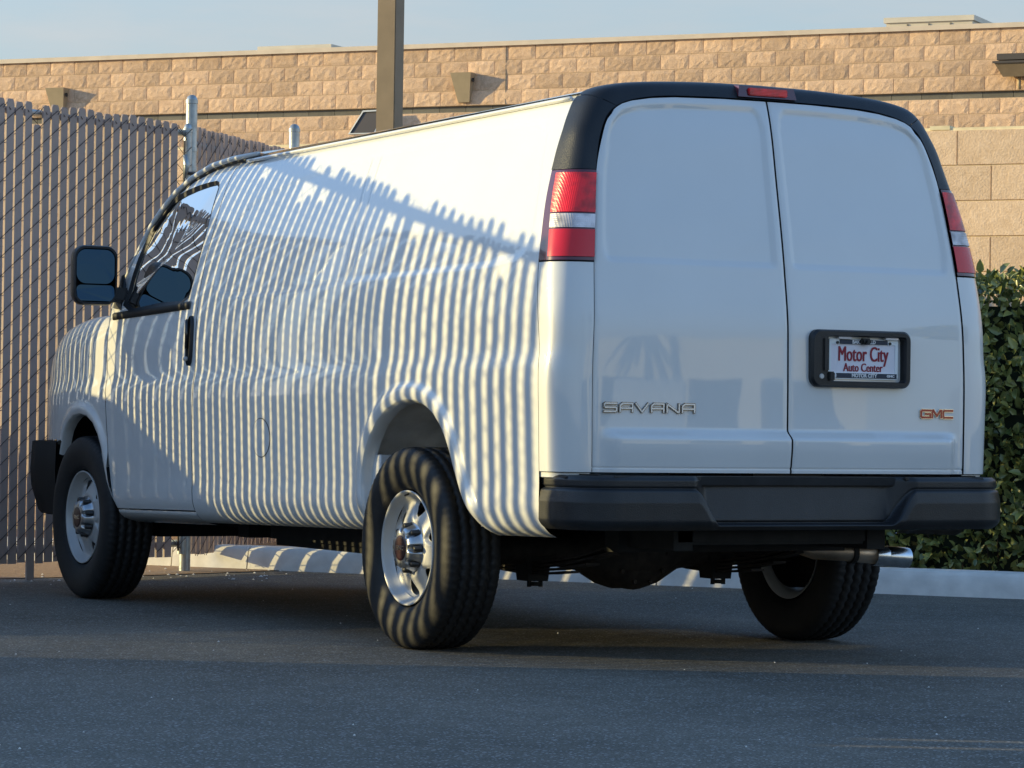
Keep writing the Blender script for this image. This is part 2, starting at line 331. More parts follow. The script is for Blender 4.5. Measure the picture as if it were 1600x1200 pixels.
# ------------------------------------------------------------------ kerb
KA = math.radians(25.0); KP = site(2.60,16.40)
kw = (AX*math.cos(KA)-AY*math.sin(KA)); krot = math.atan2(kw.y, kw.x)
kerb = thing('concrete_kerb', 'pale concrete kerb running behind the van and in front of the hedge', 'kerb', KP, krot)
cuts = [-16,-13,-10,-7.6,-5.02,-4.52,-2.0,.6,3.2,6,9,12]
for i in range(len(cuts)-1):
    a, c = cuts[i]+.004, cuts[i+1]-.004; g = G()
    n = 12; prof = [(0.0,-.02),(.012,.06),(.022,.105),(.032,.122),(.050,.130),(.16,.132),(.16,-.02)]
    vs = []; fs = []
    for k in range(n+1):
        xx = a+(c-a)*k/n
        for (yy,zz) in prof: vs.append((xx, yy+rng.uniform(-.002,.002), zz+(rng.uniform(-.0015,.0015) if zz>0 else 0)))
    mm_ = len(prof)
    for k in range(n):
        for j in range(mm_-1): fs.append((k*mm_+j, (k+1)*mm_+j, (k+1)*mm_+j+1, k*mm_+j+1))
    fs.append(tuple(range(mm_))); fs.append(tuple(n*mm_+j for j in range(mm_))[::-1])
    fixn(obj('kerb_stone', (vs,fs), M['kerb'], kerb, True, sharp=35))
bed = [KP+kw*(-16)+Vector((-kw.y,kw.x,0))*.16, KP+kw*12+Vector((-kw.y,kw.x,0))*.16, KP+kw*12+Vector((-kw.y,kw.x,0))*2.2, KP+kw*(-16)+Vector((-kw.y,kw.x,0))*2.2]
structure(obj('planting_bed', ([(v.x,v.y,.11) for v in bed], [(0,1,2,3)]), M['dirt']))

# ------------------------------------------------------------------ masonry walls
def rock_mesh(name, wd, ht, depth, nx, nz, amp, mat, seed):
    r = random.Random(seed); vs = []; fs = []
    for j in range(nz+1):
        for i in range(nx+1):
            e = min(i, nx-i, j, nz-j)
            d = 0 if e == 0 else r.uniform(.25,1)*amp
            jx = 0 if i in (0,nx) else r.uniform(-.3,.3)*wd/nx; jz = 0 if j in (0,nz) else r.uniform(-.3,.3)*ht/nz
            vs.append((wd*i/nx+jx, -d, ht*j/nz+jz))
    for j in range(nz):
        for i in range(nx):
            a = j*(nx+1)+i; fs.append((a,a+1,a+nx+2,a+nx+1))
    n = len(vs)
    vs += [(0,depth,0),(wd,depth,0),(wd,depth,ht),(0,depth,ht)]
    c = [0,nx,(nz+1)*(nx+1)-1,nz*(nx+1)]
    for k in range(4): fs.append((c[k], n+k, n+(k+1)%4, c[(k+1)%4]))
    me = mesh(name, vs, fs); me.materials.append(mat); return me
BA = math.atan2(6.2, 14.05); BW = AX*math.cos(BA)-AY*math.sin(BA); BP = site(6.53,41.0); brot = math.atan2(BW.y,BW.x)
bld = thing('block_building', 'long tan split face block building with a flat parapet behind the van', 'building', BP, brot)
X0, X1 = -17.416, 1.6
obj('wall', G().box(-34,16,.006,22,0,5.0735).t(), M['mortar'], bld); obj('wall', G().box(-34,16,.006,22,5.1635,5.95).t(), M['mortar'], bld); obj('wall', G().box(-34,16,.095,22,5.0735,5.1635).t(), M['mortar'], bld)
obj('parapet_cap', G().box(-34,16,-.045,.30,5.968,6.03).t(), M['cap'], bld)
rock = [rock_mesh('block', .396,.193,.07,7,4,.010,M['split'],s) for s in range(7)]
rows = [5.975-.203*(k+1) for k in range(4)]+[5.073-.203*(k+1) for k in range(3)]
cnt = 0; rg = random.Random(5); rest = G()
for ri, z in enumerate(rows):
    off = (.203 if ri%2 else 0)
    x = X0+off
    while x < X1:
        # the building is hidden behind the van and fences lower down
        o = obj('block', rock[rg.randrange(7)], None, bld); o.location = (x+.005, 0, z+.005); cnt += 1; x += .406
def plain_blocks(x0,x1,zl,off0=0,dy=0):
    for ri, z in enumerate(zl):
        x = x0+(.203 if ri%2 else 0)
        while x < x1: rest.box(x+.005,x+.401,dy-.012,.06,z+.005,z+.198); x += .406
plain_blocks(-33.9,X0-.4,rows); plain_blocks(X1+.3,15.5,rows)
plain_blocks(-20,8,[5.073-.203*(k+1) for k in range(3,24)])
structure(obj('block_courses', rest.t(), M['split'], bld), 'stuff')
x = -33.9; band = mesh('band_block', *G().box(0,.400,.055,.095,0,.086).t()); band.materials.append(M['smooth_block'])
while x < 15.5:
    if -17.5 < x < 1.9: o = obj('band_block', band, None, bld); o.location = (x+.003,0,5.0755)
    x += .406
bandr = G(); bandr.box(-33.9,-17.6,.055,.09,5.0755,5.1615); bandr.box(2.1,15.5,.055,.09,5.0755,5.1615); obj('band_course', bandr.t(), M['smooth_block'], bld)
# control joint seen in the parapet
obj('control_joint', G().box(-7.30,-7.294,-.008,.0,5.17,5.965).t(), M['smooth_block'], bld)
# rooftop units
def bxlocal(lat_px_x, ): pass
def rtu(x0,x1,z0,z1,dep,y0,lab):
    u = thing('rooftop_unit', lab, 'rooftop unit', bld.matrix_world@Vector((0,0,0)), 0)
    u.location = BP+BW*((x0+x1)/2)+Vector((-BW.y,BW.x,0))*y0; u.rotation_euler=(0,0,brot); L = (x1-x0)/2
    obj('cabinet', G().box(-L,L,0,dep,5.9,z1-.07).t(), M['rtu'], u)
    obj('top_lid', G().box(-L-.03,L+.03,-.03,dep+.03,z1-.068,z1).t(), M['rtu'], u)
    g = G()
    for k in range(1,4): g.box(-L+k*L/2-.01,-L+k*L/2+.01,-.012,-.001,5.9,z1-.09)
    obj('panel_seam', g.t(), M['smooth_block'], u)
    return u

# low boundary wall of larger looking blocks, nearer
LWA = math.radians(25.0); LP = site(2.62,18.30); LWv = AX*math.cos(LWA)-AY*math.sin(LWA); lrot = math.atan2(LWv.y,LWv.x)
lw = thing('low_block_wall', 'peach tan block boundary wall standing behind the clipped hedge', 'wall', LP, lrot)
obj('wall', G().box(-9,7,.010,.19,0,2.582).t(), M['mortar2'], lw)
tb = [rock_mesh('block', .398,.195,.03,4,2,.0015,M['tan_block'],s) for s in range(4)]
for ri in range(12):
    z = 2.568-.203*(ri+1); x = -5.386+(.203 if ri%2 else 0)
    while x < 1.6:
        o = obj('block', tb[rg.randrange(4)], None, lw); o.location=(x+.004,0,z+.004); x += .406
g = G()
for ri in range(12):
    z = 2.568-.203*(ri+1)
    x = -5.386+(.203 if ri%2 else 0)-.406
    while x > -9: g.box(x+.004,x+.402,0,.03,z+.004,z+.199); x -= .406
    x = -5.386+(.203 if ri%2 else 0)
    while x < 1.6: x += .406
    while x < 6.8: g.box(x+.004,x+.402,0,.03,z+.004,z+.199); x += .406
structure(obj('block_courses', g.t(), M['tan_block'], lw), 'stuff')
# broken mortar nibs left along the top
g = G()
for k in range(40):
    x = rg.uniform(-8.5,6.5); g.box(x,x+rg.uniform(.02,.12),.003,.16,2.570,2.586+rg.uniform(.0,.014))
obj('mortar_cap', g.t(), M['mortar2'], lw)

# ------------------------------------------------------------------ hedge
HP = site(2.60,16.40)+Vector((-kw.y,kw.x,0))*.30
hedge = thing('clipped_hedge', 'dense clipped evergreen hedge of glossy leaves behind the kerb', 'hedge', HP, krot)
HX0, HX1, HD, HH = -2.9, 5.0, .95, 1.65
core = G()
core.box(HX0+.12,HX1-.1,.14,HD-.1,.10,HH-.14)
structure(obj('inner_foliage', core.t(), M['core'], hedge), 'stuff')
leafm = []
for s in range(5):
    L = .052+.006*s; Wd = .014+.0015*s; c = .006+.002*s
    v = [(0,0,0),(Wd,L*.35,c),(Wd*.8,L*.7,c*.8),(0,L,-.004),(-Wd*.8,L*.7,c*.8),(-Wd,L*.35,c),(0,L*.5,0)]
    leafm.append((v,[(0,1,6),(1,2,6),(2,3,6),(3,4,6),(4,5,6),(5,0,6)]))
leafd = [mesh('leaf', v, f, True) for v, f in leafm]
for d in leafd: d.materials.append(M['leaf'])
hg = G(); hr = random.Random(11); nleaf = 0; near = []
def bulge(x,z): return .035*math.sin(x*5.1+z*3.3)+.03*math.sin(x*11.7-z*7.9)+.02*math.sin(z*17+x*3)
def rotm(n, spread):
    n = Vector(n); a = hr.uniform(0,2*PI); d = Vector((hr.gauss(0,spread),hr.gauss(0,spread),hr.gauss(0,spread)+.25))
    y = (n*.55+d+Vector((math.cos(a)*.5,0,math.sin(a)*.5))).normalized(); zz = (n+Vector((hr.gauss(0,.45),hr.gauss(0,.45),hr.gauss(.25,.45)))).normalized()
    x = y.cross(zz).normalized(); zz = x.cross(y)
    return Matrix((x,y,zz)).transposed()
LN = 31000
for k in range(LN):
    u = hr.random()
    if u < .74:
        x = hr.uniform(HX0,HX1); z = hr.uniform(.10,HH); dp = abs(hr.gauss(0,.055)); p = Vector((x, .06+dp-bulge(x,z)*.8-.02, z)); n = (0,-1,.15)
    elif u < .92:
        x = hr.uniform(HX0,HX1); y = hr.uniform(.04,HD); p = Vector((x, y, HH-abs(hr.gauss(0,.05))+bulge(x,y*3)*.6)); n = (0,-.5,.8)
    else:
        y = hr.uniform(.04,HD); z = hr.uniform(.1,HH); p = Vector((HX0+abs(hr.gauss(0,.05)), y, z)); n = (-1,0,.2)
    R = rotm(n, .35); s = hr.uniform(.6,1.15)
    if u < .74 and -.62 < p.x < .30 and p.y < .10 and len(near) < 290 and hr.random() < .5:
        near.append((p,R,s)); continue
    vv, ff = leafm[hr.randrange(5)]
    hg.add([p+R@(Vector(q)*s) for q in vv], ff)
ho = obj('leaf_mass', hg.t(), M['leaf'], hedge, True); structure(ho, 'stuff')
for p,R,s in near:
    o = obj('leaf', leafd[hr.randrange(5)], None, hedge); o.matrix_local = Matrix.Translation(p)@R.to_4x4()@Matrix.Scale(s*1.12,4)
g = G()
for k in range(260):
    x = hr.uniform(HX0+.1,HX1-.1); z = hr.uniform(.1,HH-.2); g.tube([(x,.16,z-.12),(x+hr.uniform(-.05,.05),.03,z+.05)], .003, 4)
g2 = obj('twigs', g.t(), M['bark'], hedge); structure(g2,'stuff')
# ------------------------------------------------------------------ chain link gate and fences with slats
FO = site(-2.644,16.60); FB = math.radians(57.8)
Fu = AX*math.cos(FB)+AY*math.sin(FB); Fn = Vector((Fu.y,-Fu.x,0))      # Fn: our side of the fence
frot = math.atan2(Fu.y,Fu.x)
PITCHS = .0718
def slat_mesh(wd, h, t=.0045):
    a = wd/2; pts = [(-a,0),(a,0),(a,h-.022),(a-.003,h-.010),(a*.62,h),(-a*.62,h),(-a+.003,h-.010),(-a,h-.022)]
    g = G().prism(pts, -t, t); me = mesh('slat', *g.t()); me.materials.append(M['slat']); return me
SL = {w_: [slat_mesh(w_, 2.40+.005*k) for k in range(4)] for w_ in (.0515,.045)}
SL[.050] = [slat_mesh(.0565, 2.402+.0025*k, .0052) for k in range(4)]
sr = random.Random(21)
def link_mesh(L, z0, z1, hp=.0718, vp=.0495, x_a=0):
    g = G(); slope = vp/hp; r = .0021; H = z1-z0
    for sgn, yo in ((1,-.0105),(-1,.0105)):
        k = -int(H/(2*vp))-1
        while k*2*hp < L+H/slope:
            x0 = k*2*hp if sgn > 0 else k*2*hp
            if sgn > 0: a, c = (x0, z0), (x0+H/slope, z1)
            else: a, c = (x0+H/slope*0, z1), (x0+H/slope, z0)
            # clip in x to [0,L]
            (xa,za),(xb,zb) = a,c
            if xb <= 0 or xa >= L: k += 1; continue
            if xa < 0: za += (zb-za)*(0-xa)/(xb-xa); xa = 0
            if xb > L: zb = za+(zb-za)*(L-xa)/(xb-xa); xb = L
            n = max(1, int(abs(zb-za)/vp/1.0)); pts = []
            if n > 80: n = 80
            for i in range(n+1):
                f = i/n; pts.append((x_a+xa+(xb-xa)*f, yo*(1 if i%2 else .75)+(0.0), za+(zb-za)*f))
            g.tube(pts, r, 4, cap=False); k += 1
    # knuckles along the top
    k = 0
    while k*2*hp < L:
        x = x_a+k*2*hp
        g.tube([(x-.03,-.010,z1-.02),(x-.006,-.012,z1+.008),(x+.006,.006,z1+.012),(x+.028,-.010,z1-.028)], r, 4); k += 1
    return g
def panel(par, s0, s1, wd, z0=.085, top=2.50, lows=.0, skip=(), first=.0, pitch=PITCHS, free0=0, free1=0, shorts={}):
    x = s0+free0+pitch/2; i = 0
    while x < s1-free1-pitch*.3:
        if i not in skip:
            o = obj('slat', SL[wd][sr.randrange(4)], None, par)
            dz = sr.uniform(-.005,.006)
            if sr.random() < lows: dz -= sr.uniform(.13,.19)
            if i in shorts: dz = shorts[i]
            o.location = (x+sr.uniform(-.0012,.0012), 0, top-2.41+dz); o.rotation_euler = (0, sr.uniform(-.0012,.0012), sr.uniform(-.05,.05))
        x += pitch; i += 1
    structure(obj('wire_mesh', link_mesh(s1-s0, z0+.03, top-.03, x_a=s0).t(), M['wire'], par, True), 'stuff')
def smoothpoly0(P):
    for _ in range(2):
        P = [q for i in range(len(P)) for q in ((P[i][0]*.75+P[(i+1)%len(P)][0]*.25,P[i][1]*.75+P[(i+1)%len(P)][1]*.25),(P[i][0]*.25+P[(i+1)%len(P)][0]*.75,P[i][1]*.25+P[(i+1)%len(P)][1]*.75))]
    return P
def frame_post(par, x, r, z0, z1, y=0, name='post'):
    p = obj(name, G().lathe([(z0,0),(z0,r),(z1-.005,r),(z1-.003,r+.003),(z1+.018,r+.003),(z1+.020,r*.96),(z1+.035,r*.8),(z1+.045,r*.4),(z1+.048,0)], 24, 'z', (x,y,0)).t(), M['galv'], par, True, sharp=40); return p
# gate leaf in view: s from -1.60 to 1.58 (s = 0 is at the picture's left edge)
gate = thing('chain_link_gate', 'taupe slatted chain link gate leaf in front of the van nose, left of tall post', 'gate', FO, frot)
panel(gate, -1.567, 1.56, .050, free0=.066, free1=.075, shorts={24:-.11})
frame_post(gate, -1.567, .019, .10, 2.42, .03, 'frame_post'); frame_post(gate, 1.56, .024, .10, 2.455, .02, 'frame_post')
obj('top_rail', G().tube([(-1.567,.034,2.448),(1.56,.034,2.448)], .019, 12).t(), M['galv'], gate, True)
obj('bottom_rail', G().tube([(-1.567,.034,.16),(1.56,.034,.16)], .021, 12).t(), M['galv'], gate, True)
obj('tension_bar', G().box(1.488,1.500,-.012,-.006,.12,2.40).t(), M['wire'], gate)
obj('tension_bar', G().box(-1.518,-1.513,-.012,-.006,.12,2.40).t(), M['wire'], gate)
for z in (2.22,1.2,.3): obj('hinge_band', G().tube([(1.50,-.018,z),(1.57,-.02,z+.003),(1.61,.0,z)], .010, 6).t(), M['wire'], gate, True)
obj('hinge_strap', G().tube([(1.488,-.018,2.32),(1.492,-.03,2.26),(1.488,-.018,2.19)], [.012,.02,.008], 6).t(), M['galv'], gate, True)
# far leaf, outside the frame, whose slats cast the stripes along the van
gate2 = thing('chain_link_gate', 'second slatted gate leaf beside the van, left of the first leaf', 'gate', FO, frot)
panel(gate2, -4.47, -1.71, .0515, top=2.69, free0=.009, free1=.055, lows=.20)
frame_post(gate2, -1.71, .019, .10, 2.60, .03, 'frame_post'); frame_post(gate2, -4.53, .035, .02, 2.58, .02, 'frame_post')
obj('top_rail', G().tube([(-4.53,.034,2.622),(-1.71,.034,2.622)], .029, 12).t(), M['galv'], gate2, True)
shade_outline = smoothpoly0([(-2.50,1.98),(-1.90,1.98),(-1.90,1.61),(-2.02,1.49),(-2.25,1.45),(-2.42,1.55),(-2.50,1.75)])
obj('shade_panel', G().prism(shade_outline, .024, .030).t(), M['alu'], gate2)  # added unseen panel, put here to cast the dark blob on the door
# near fence run, also outside the frame
run = thing('chain_link_fence', 'slatted chain link fence run left of the van rear wheel', 'fence', FO, frot)
panel(run, -5.66, -4.50, .045, top=2.69, free0=.0, free1=.02, pitch=.084, lows=.05)
obj('top_rail', G().tube([(-5.66,.034,2.622),(-4.50,.034,2.622)], .029, 12).t(), M['galv'], run, True)
# fence beyond the hinge post
P1 = site(-1.815,17.98); P2 = site(-1.357,19.7); d12 = (P2-P1); L12 = d12.length; r12 = math.atan2(d12.y,d12.x)
fence = thing('chain_link_fence', 'taupe slatted chain link fence running back from the tall galvanised post', 'fence', P1, r12)
panel(fence, .035, L12-.02, .050, z0=.05, top=2.50, free0=.055, free1=.02, lows=.0)
frame_post(fence, 0, .032, 0, 2.62); frame_post(fence, L12, .033, 0, 2.62)
obj('top_rail', G().tube([(.02,.02,2.40),(L12,.02,2.40)], .022, 12).t(), M['galv'], fence, True)
for z in (2.36,2.25,1.2,.4): obj('brace_band', G().lathe([(z-.012,.0318),(z-.012,.0355),(z+.012,.0355),(z+.012,.0318)], 24, 'z').t(), M['galv'], fence, True, sharp=40)

# added wall outside the frame: shades the foreground, its slits pass thin sun streaks
sw = thing('added_shade_wall', 'added unseen tan wall carrying on from the slatted fence, shading the foreground', 'wall', FO, frot)
for a_, b_ in ((-8.20,-5.76),(-8.435,-8.29),(-40,-8.525)): obj('wall', G().box(a_,b_,-.04,.04,1.622,2.75).t(), M['tan_block'], sw)
obj('shade_wall_foot', G().box(-40,-5.66,-.045,.045,0,1.62).t(), M['tan_block'], sw)  # added base, keeps sunlight off the ground below the slits
obj('wall_cap', G().box(-8.20,-5.74,-.07,.07,2.752,2.80).t(), M['kerb'], sw)

# ------------------------------------------------------------------ the van
def interp(xs, ys):
    xs = np.array(xs,float); ys = np.array(ys,float); h = np.diff(xs); d = np.diff(ys)/h
    m = np.zeros_like(ys); m[0] = d[0]; m[-1] = d[-1]
    for i in range(1,len(xs)-1):
        if d[i-1]*d[i] > 0:
            w1 = 2*h[i]+h[i-1]; w2 = h[i]+2*h[i-1]; m[i] = (w1+w2)/(w1/d[i-1]+w2/d[i])
    def f(x):
        x = np.clip(np.asarray(x,float),xs[0],xs[-1]); i = np.clip(np.searchsorted(xs,x,side='right')-1,0,len(xs)-2); t = (x-xs[i])/h[i]
        return (2*t**3-3*t**2+1)*ys[i]+(t**3-2*t**2+t)*h[i]*m[i]+(-2*t**3+3*t**2)*ys[i+1]+(t**3-t**2)*h[i]*m[i+1]
    return f
Wf = interp([.36,.455,.466,.485,.52,.57,.61,.65,.75,.90,1.02,1.07,1.13,1.18,1.25,1.35,1.44,1.55,1.66,1.78,1.90,1.98,2.03,2.06,2.085,2.105],
            [.80,.84,.885,.922,.948,.962,.9635,.963,.966,.970,.9735,.972,.9625,.9595,.958,.952,.942,.922,.897,.859,.815,.780,.752,.725,.68,.60])
Tf = interp([-2,-1.06,-.85,-.50,3.3,3.7,3.95,4.15,4.28],[.982,.984,.995,1,1,.985,.955,.90,.80])
rake = lambda y: -0.019*(np.asarray(y)+1.07)
def S(y, z): return Wf(np.asarray(z)-rake(y))*Tf(y)
Yr0 = interp([.3,.8,1.2,1.44,1.78,1.95,2.05,2.13],[-1.12,-1.12,-1.115,-1.085,-1.02,-.985,-.955,-.92])
def Yr(x, z): return Yr0(z)-.035*(1-np.clip(np.abs(x)/.95,0,1)**2)
def sm(t): t = np.clip(t,0,1); return t*t*(3-2*t)
def polar(poly, c):                      # star shaped outline -> radius as a function of angle
    P = np.array(poly,float); Q = []
    for i in range(len(P)):
        a, b_ = P[i], P[(i+1)%len(P)]
        for k in range(30): Q.append(a+(b_-a)*k/30)
    Q = np.array(Q)-np.array(c); th = np.arctan2(Q[:,1],Q[:,0]); r = np.hypot(Q[:,0],Q[:,1]); o = np.argsort(th)
    th = th[o]; r = r[o]; th = np.concatenate([th-2*PI,th,th+2*PI]); r = np.concatenate([r,r,r])
    return lambda y,z: np.interp(np.arctan2(z-c[1],y-c[0]), th, r)
def smoothpoly(P, it=2, closed=True):    # Chaikin corner cutting
    P = [np.array(p,float) for p in P]
    for _ in range(it):
        Q = []
        for i in range(len(P)):
            a, b_ = P[i], P[(i+1)%len(P)]; Q += [a*.75+b_*.25, a*.25+b_*.75]
        P = Q
    return P
ACr = (0.0,.45); ACf = (3.429,.42)
rear_open = smoothpoly([(.36,.30),(.355,.42),(.372,.52),(.392,.64),(.352,.77),(.212,.90),(.026,.955),(-.140,.945),(-.268,.882),(-.352,.782),(-.405,.675),(-.455,.60),(-.53,.515),(-.60,.45),(-.66,.30)],1)
front_open = smoothpoly([(3.86,.30),(3.80,.60),(3.735,.73),(3.665,.82),(3.50,.885),(3.30,.862),(3.175,.755),(3.12,.60),(3.04,.48),(2.96,.405),(2.90,.30)],1)
Rr = polar(rear_open, ACr); Rf = polar(front_open, ACf)
def sdpoly(y, z, P):                     # signed distance (positive inside) to polygon, vectorised
    P = np.array(P,float); y = np.asarray(y); z = np.asarray(z); best = np.full(y.shape,9.); ins = np.zeros(y.shape,bool)
    for i in range(len(P)):
        a = P[i]; b_ = P[(i+1)%len(P)]; e = b_-a; L2 = (e**2).sum()
        t_ = np.clip(((y-a[0])*e[0]+(z-a[1])*e[1])/L2,0,1); best = np.minimum(best, np.hypot(y-a[0]-t_*e[0], z-a[1]-t_*e[1]))
        c = ((a[1] > z) != (b_[1] > z)); ins ^= c & (y < (b_[0]-a[0])*(z-a[1])/(b_[1]-a[1]+1e-12)+a[0])
    return np.where(ins, best, -best)
def grid_faces(n, m, keep=None):
    f = []
    for i in range(n-1):
        for j in range(m-1):
            if keep is None or keep[i,j]: f.append((i*m+j, (i+1)*m+j, (i+1)*m+j+1, i*m+j+1))
    return f
def build_grid(X, Y, Z, keep=None):
    n, m = X.shape; vs = list(zip(X.ravel().tolist(), Y.ravel().tolist(), Z.ravel().tolist())); fs = grid_faces(n,m,keep)
    used = sorted({i for f in fs for i in f}); mp_ = {a:i for i,a in enumerate(used)}
    return [vs[i] for i in used], [tuple(mp_[i] for i in f) for f in fs]
def cut(Y, Z, hole, c):                  # remove the hole and pull the border onto its outline
    r = np.hypot(Y-c[0], Z-c[1]); R = hole(Y,Z); ins = r < R
    k = ~(ins[:-1,:-1] & ins[1:,:-1] & ins[:-1,1:] & ins[1:,1:])
    f = np.where(ins, R/np.maximum(r,1e-6), 1.0)
    return c[0]+(Y-c[0])*f, c[1]+(Z-c[1])*f, k
def flange(name, pts, off, mat, par):    # returned edge: strip from pts inwards by off
    n = len(pts); vs = [tuple(p) for p in pts]+[tuple(Vector(p)+Vector(off)) for p in pts]
    return obj(name, (vs,[(i,i+1,n+i+1,n+i) for i in range(n-1)]), mat, par, True)
van = thing('cargo_van', 'white cargo van with black rear bumper and shadow stripes along its side', 'van')
def both(name, vf, mat, parent=None, smooth=True, sharp=None, label=None):
    """a panel on the left side and its mirror image on the right"""
    vs, fs = vf; r_ = []
    for sgn in (1,-1):
        v2 = [(x*sgn,y,z) for x,y,z in vs]; f2 = fs if sgn == 1 else [tuple(reversed(f)) for f in fs]
        p = parent if not isinstance(parent,(list,tuple)) else parent[0 if sgn == 1 else 1]
        r_.append(obj(name, (v2,f2), mat, p or van, smooth, sharp=sharp))
    return r_
def lerpf(zs, ys): return lambda z: np.interp(z, zs, ys)
ysf = interp([.42,.68,1.01,1.234,1.445,1.532,1.696,1.786,1.934,2.018,2.10],[-1.005,-1.005,-1.005,-.975,-.945,-.935,-.908,-.892,-.870,-.857,-.85])
ydf = interp([.40,.453,.733,1.014,1.239,1.494,1.648,1.81,1.88,1.962],[2.10,2.10,2.102,2.088,2.105,2.117,2.122,2.15,2.160,2.168])
yff = interp([.40,.438,.614,.837,1.016,1.196,1.346],[2.99,3.006,3.084,3.115,3.132,3.155,3.162])
# ---- cargo side panel
pocket = smoothpoly([(1.965,1.377),(1.955,1.55),(1.90,1.775),(1.53,1.857),(1.07,1.912),(.61,1.945),(.08,1.976),(-.40,1.99),(-.73,1.985),(-.80,1.84),(-.868,1.63),(-.86,1.505),(-.76,1.442),(.27,1.425),(1.157,1.40)],2)
us = np.linspace(0,1,262)
for uc in (.519,.494): us = np.concatenate([us,[uc-.0018,uc-.0009,uc,uc+.0009,uc+.0018]])
us = np.unique(np.round(us,6)); us = us[np.concatenate([[True],np.diff(us)>.0006])]
vz = np.unique(np.concatenate([np.linspace(.466,2.085,126),[.470,.475,.60,.612,.624,.636,.648]]))
U, Vz = np.meshgrid(us, vz, indexing='ij')
def yz_side(U, Vz):
    Y = np.full(U.shape, .5)
    for _ in range(4):
        Z = Vz+rake(Y); Y = (ysf(Z)+.003)+(ydf(Z)-.003-ysf(Z)-.003)*U
    return Y, Vz+rake(Y)
Y, Z = yz_side(U, Vz); Y, Z, keep = cut(Y, Z, Rr, ACr)
def lipdisp(Y, Z, R, c, w=.075, a=.016):
    d = (np.hypot(Y-c[0],Z-c[1])-R(Y,Z))/w
    env = sm((Z-.46)/.12)
    return a*env*np.where(d < .55, 1-.35*np.clip((.25-d)/.25,0,1)**2, 1-sm((d-.55)/.40))
X = S(Y,Z)+lipdisp(Y,Z,Rr,ACr)
X = X-.0035*sm(sdpoly(Y,Z,pocket)/.010)
for uc in (.519,.494):
    X = X-.0035*np.exp(-((U-uc)/.0009)**2)*(Z>1.42)*(sdpoly(Y,Z,pocket)>.01)
    X = X-.0010*sm((uc-U)/.001)*(sdpoly(Y,Z,pocket)>.01)
vf = build_grid(-X, Y, Z, keep)
body = both('side_panel', vf, M['paint'])
# arch return flange + liner
def arch_flange(R, c, a0, a1, depth, zc):
    th = np.linspace(a0,a1,70); v = []
    for t_ in th:
        rr = float(R(c[0]+math.cos(t_), c[1]+math.sin(t_))); y = c[0]+rr*math.cos(t_); z = c[1]+rr*math.sin(t_)
        v.append((y,z,float(S(y,z))+.010*float(sm((z-.46)/.12))))
    vs = [(-x,y,z) for y,z,x in v]+[(-x+.012,y+(c[0]-y)*.02,z-(z-c[1])*.02) for y,z,x in v]+[(-x+depth,y+(c[0]-y)*.02,z-(z-c[1])*.02) for y,z,x in v]
    n = len(v); return vs, [(k*n+i,k*n+i+1,(k+1)*n+i+1,(k+1)*n+i) for k in range(2) for i in range(n-1)]
both('arch_lip', arch_flange(Rr, ACr, .05, PI-.04, .055, 0), M['paint'])
both('arch_lip', arch_flange(Rf, ACf, math.radians(38), PI+.02, .05, 0), M['paint'])
def liner(c, r, x0, x1, a0, a1, squash=1.0):
    g = G(); th = np.linspace(a0,a1,40); n = 40
    vs = [(-x0,c[0]+r*math.cos(t_),c[1]+r*squash*math.sin(t_)) for t_ in th]+[(-x1,c[0]+r*math.cos(t_),c[1]+r*squash*math.sin(t_)) for t_ in th]
    fs = [(i,i+1,n+i+1,n+i) for i in range(n-1)]
    vs += [(-x1,c[0],c[1])]; fs += [(n+i,n+i+1,2*n) for i in range(n-1)]
    return vs, fs
both('wheel_well', liner((0,.47), .535, .93, .50, .03, PI-.03), M['well'], smooth=False)
both('wheel_well', liner((3.43,.44), .50, .92, .45, .03, PI-.03), M['dark'], smooth=False)
g = G(); g.box(-.93,-.60,.30,.40,.52,.735); both('well_bracket', g.t(), M['well'], smooth=False)
# ---- rocker / sill under the front door
g_y = np.linspace(2.10,3.02,30); v_ = np.linspace(0,1,8); YY, VV = np.meshgrid(g_y, v_, indexing='ij'); ZZ = (.455+VV*.058)+rake(YY)
both('rocker_panel', build_grid(-(Wf(ZZ-rake(YY))-.006*(VV>.97)), YY, ZZ), M['paint'])
# ---- front door
Av = ([.40,1.346,1.48,1.615,1.74,1.815,1.89,1.95,1.985,2.0],[0,3.155,3.10,3.01,2.91,2.83,2.73,2.58,2.42,2.25])
def yfront(z): return np.where(z < 1.346, yff(z)-.003, np.interp(z, Av[0][1:], Av[1][1:]))
WC = (2.58,1.60)
win = smoothpoly([(3.012,1.35),(2.60,1.362),(2.232,1.376),(2.212,1.47),(2.196,1.64),(2.235,1.80),(2.262,1.915),(2.33,1.928),(2.585,1.908),(2.769,1.866),(2.885,1.79),(2.955,1.63),(2.995,1.49)],1)
RW = polar(win, WC)
us = np.linspace(0,1,84); zs = np.unique(np.concatenate([np.linspace(.459,1.99,110),[.585,.60,.612]]))
U, Z = np.meshgrid(us, zs, indexing='ij'); Z = Z-.0*U
Y = (ydf(Z)+.003)+(yfront(Z)-ydf(Z)-.003)*U
Z = np.where(Z < .60, Z-.018*(U)*((.60-Z)/.141), Z)
Y, Z, keep = cut(Y, Z, RW, WC)
def Sp(Y, Z):                           # side surface, pulled in along the windscreen pillar
    return S(Y,Z)-.02*sm((Z-1.36)/.1)*sm((Y-2.7)/.5)
X = Sp(Y,Z)
doors = both('front_door', build_grid(-X, Y, Z, keep), M['paint'])
th = np.linspace(-PI,PI,121)
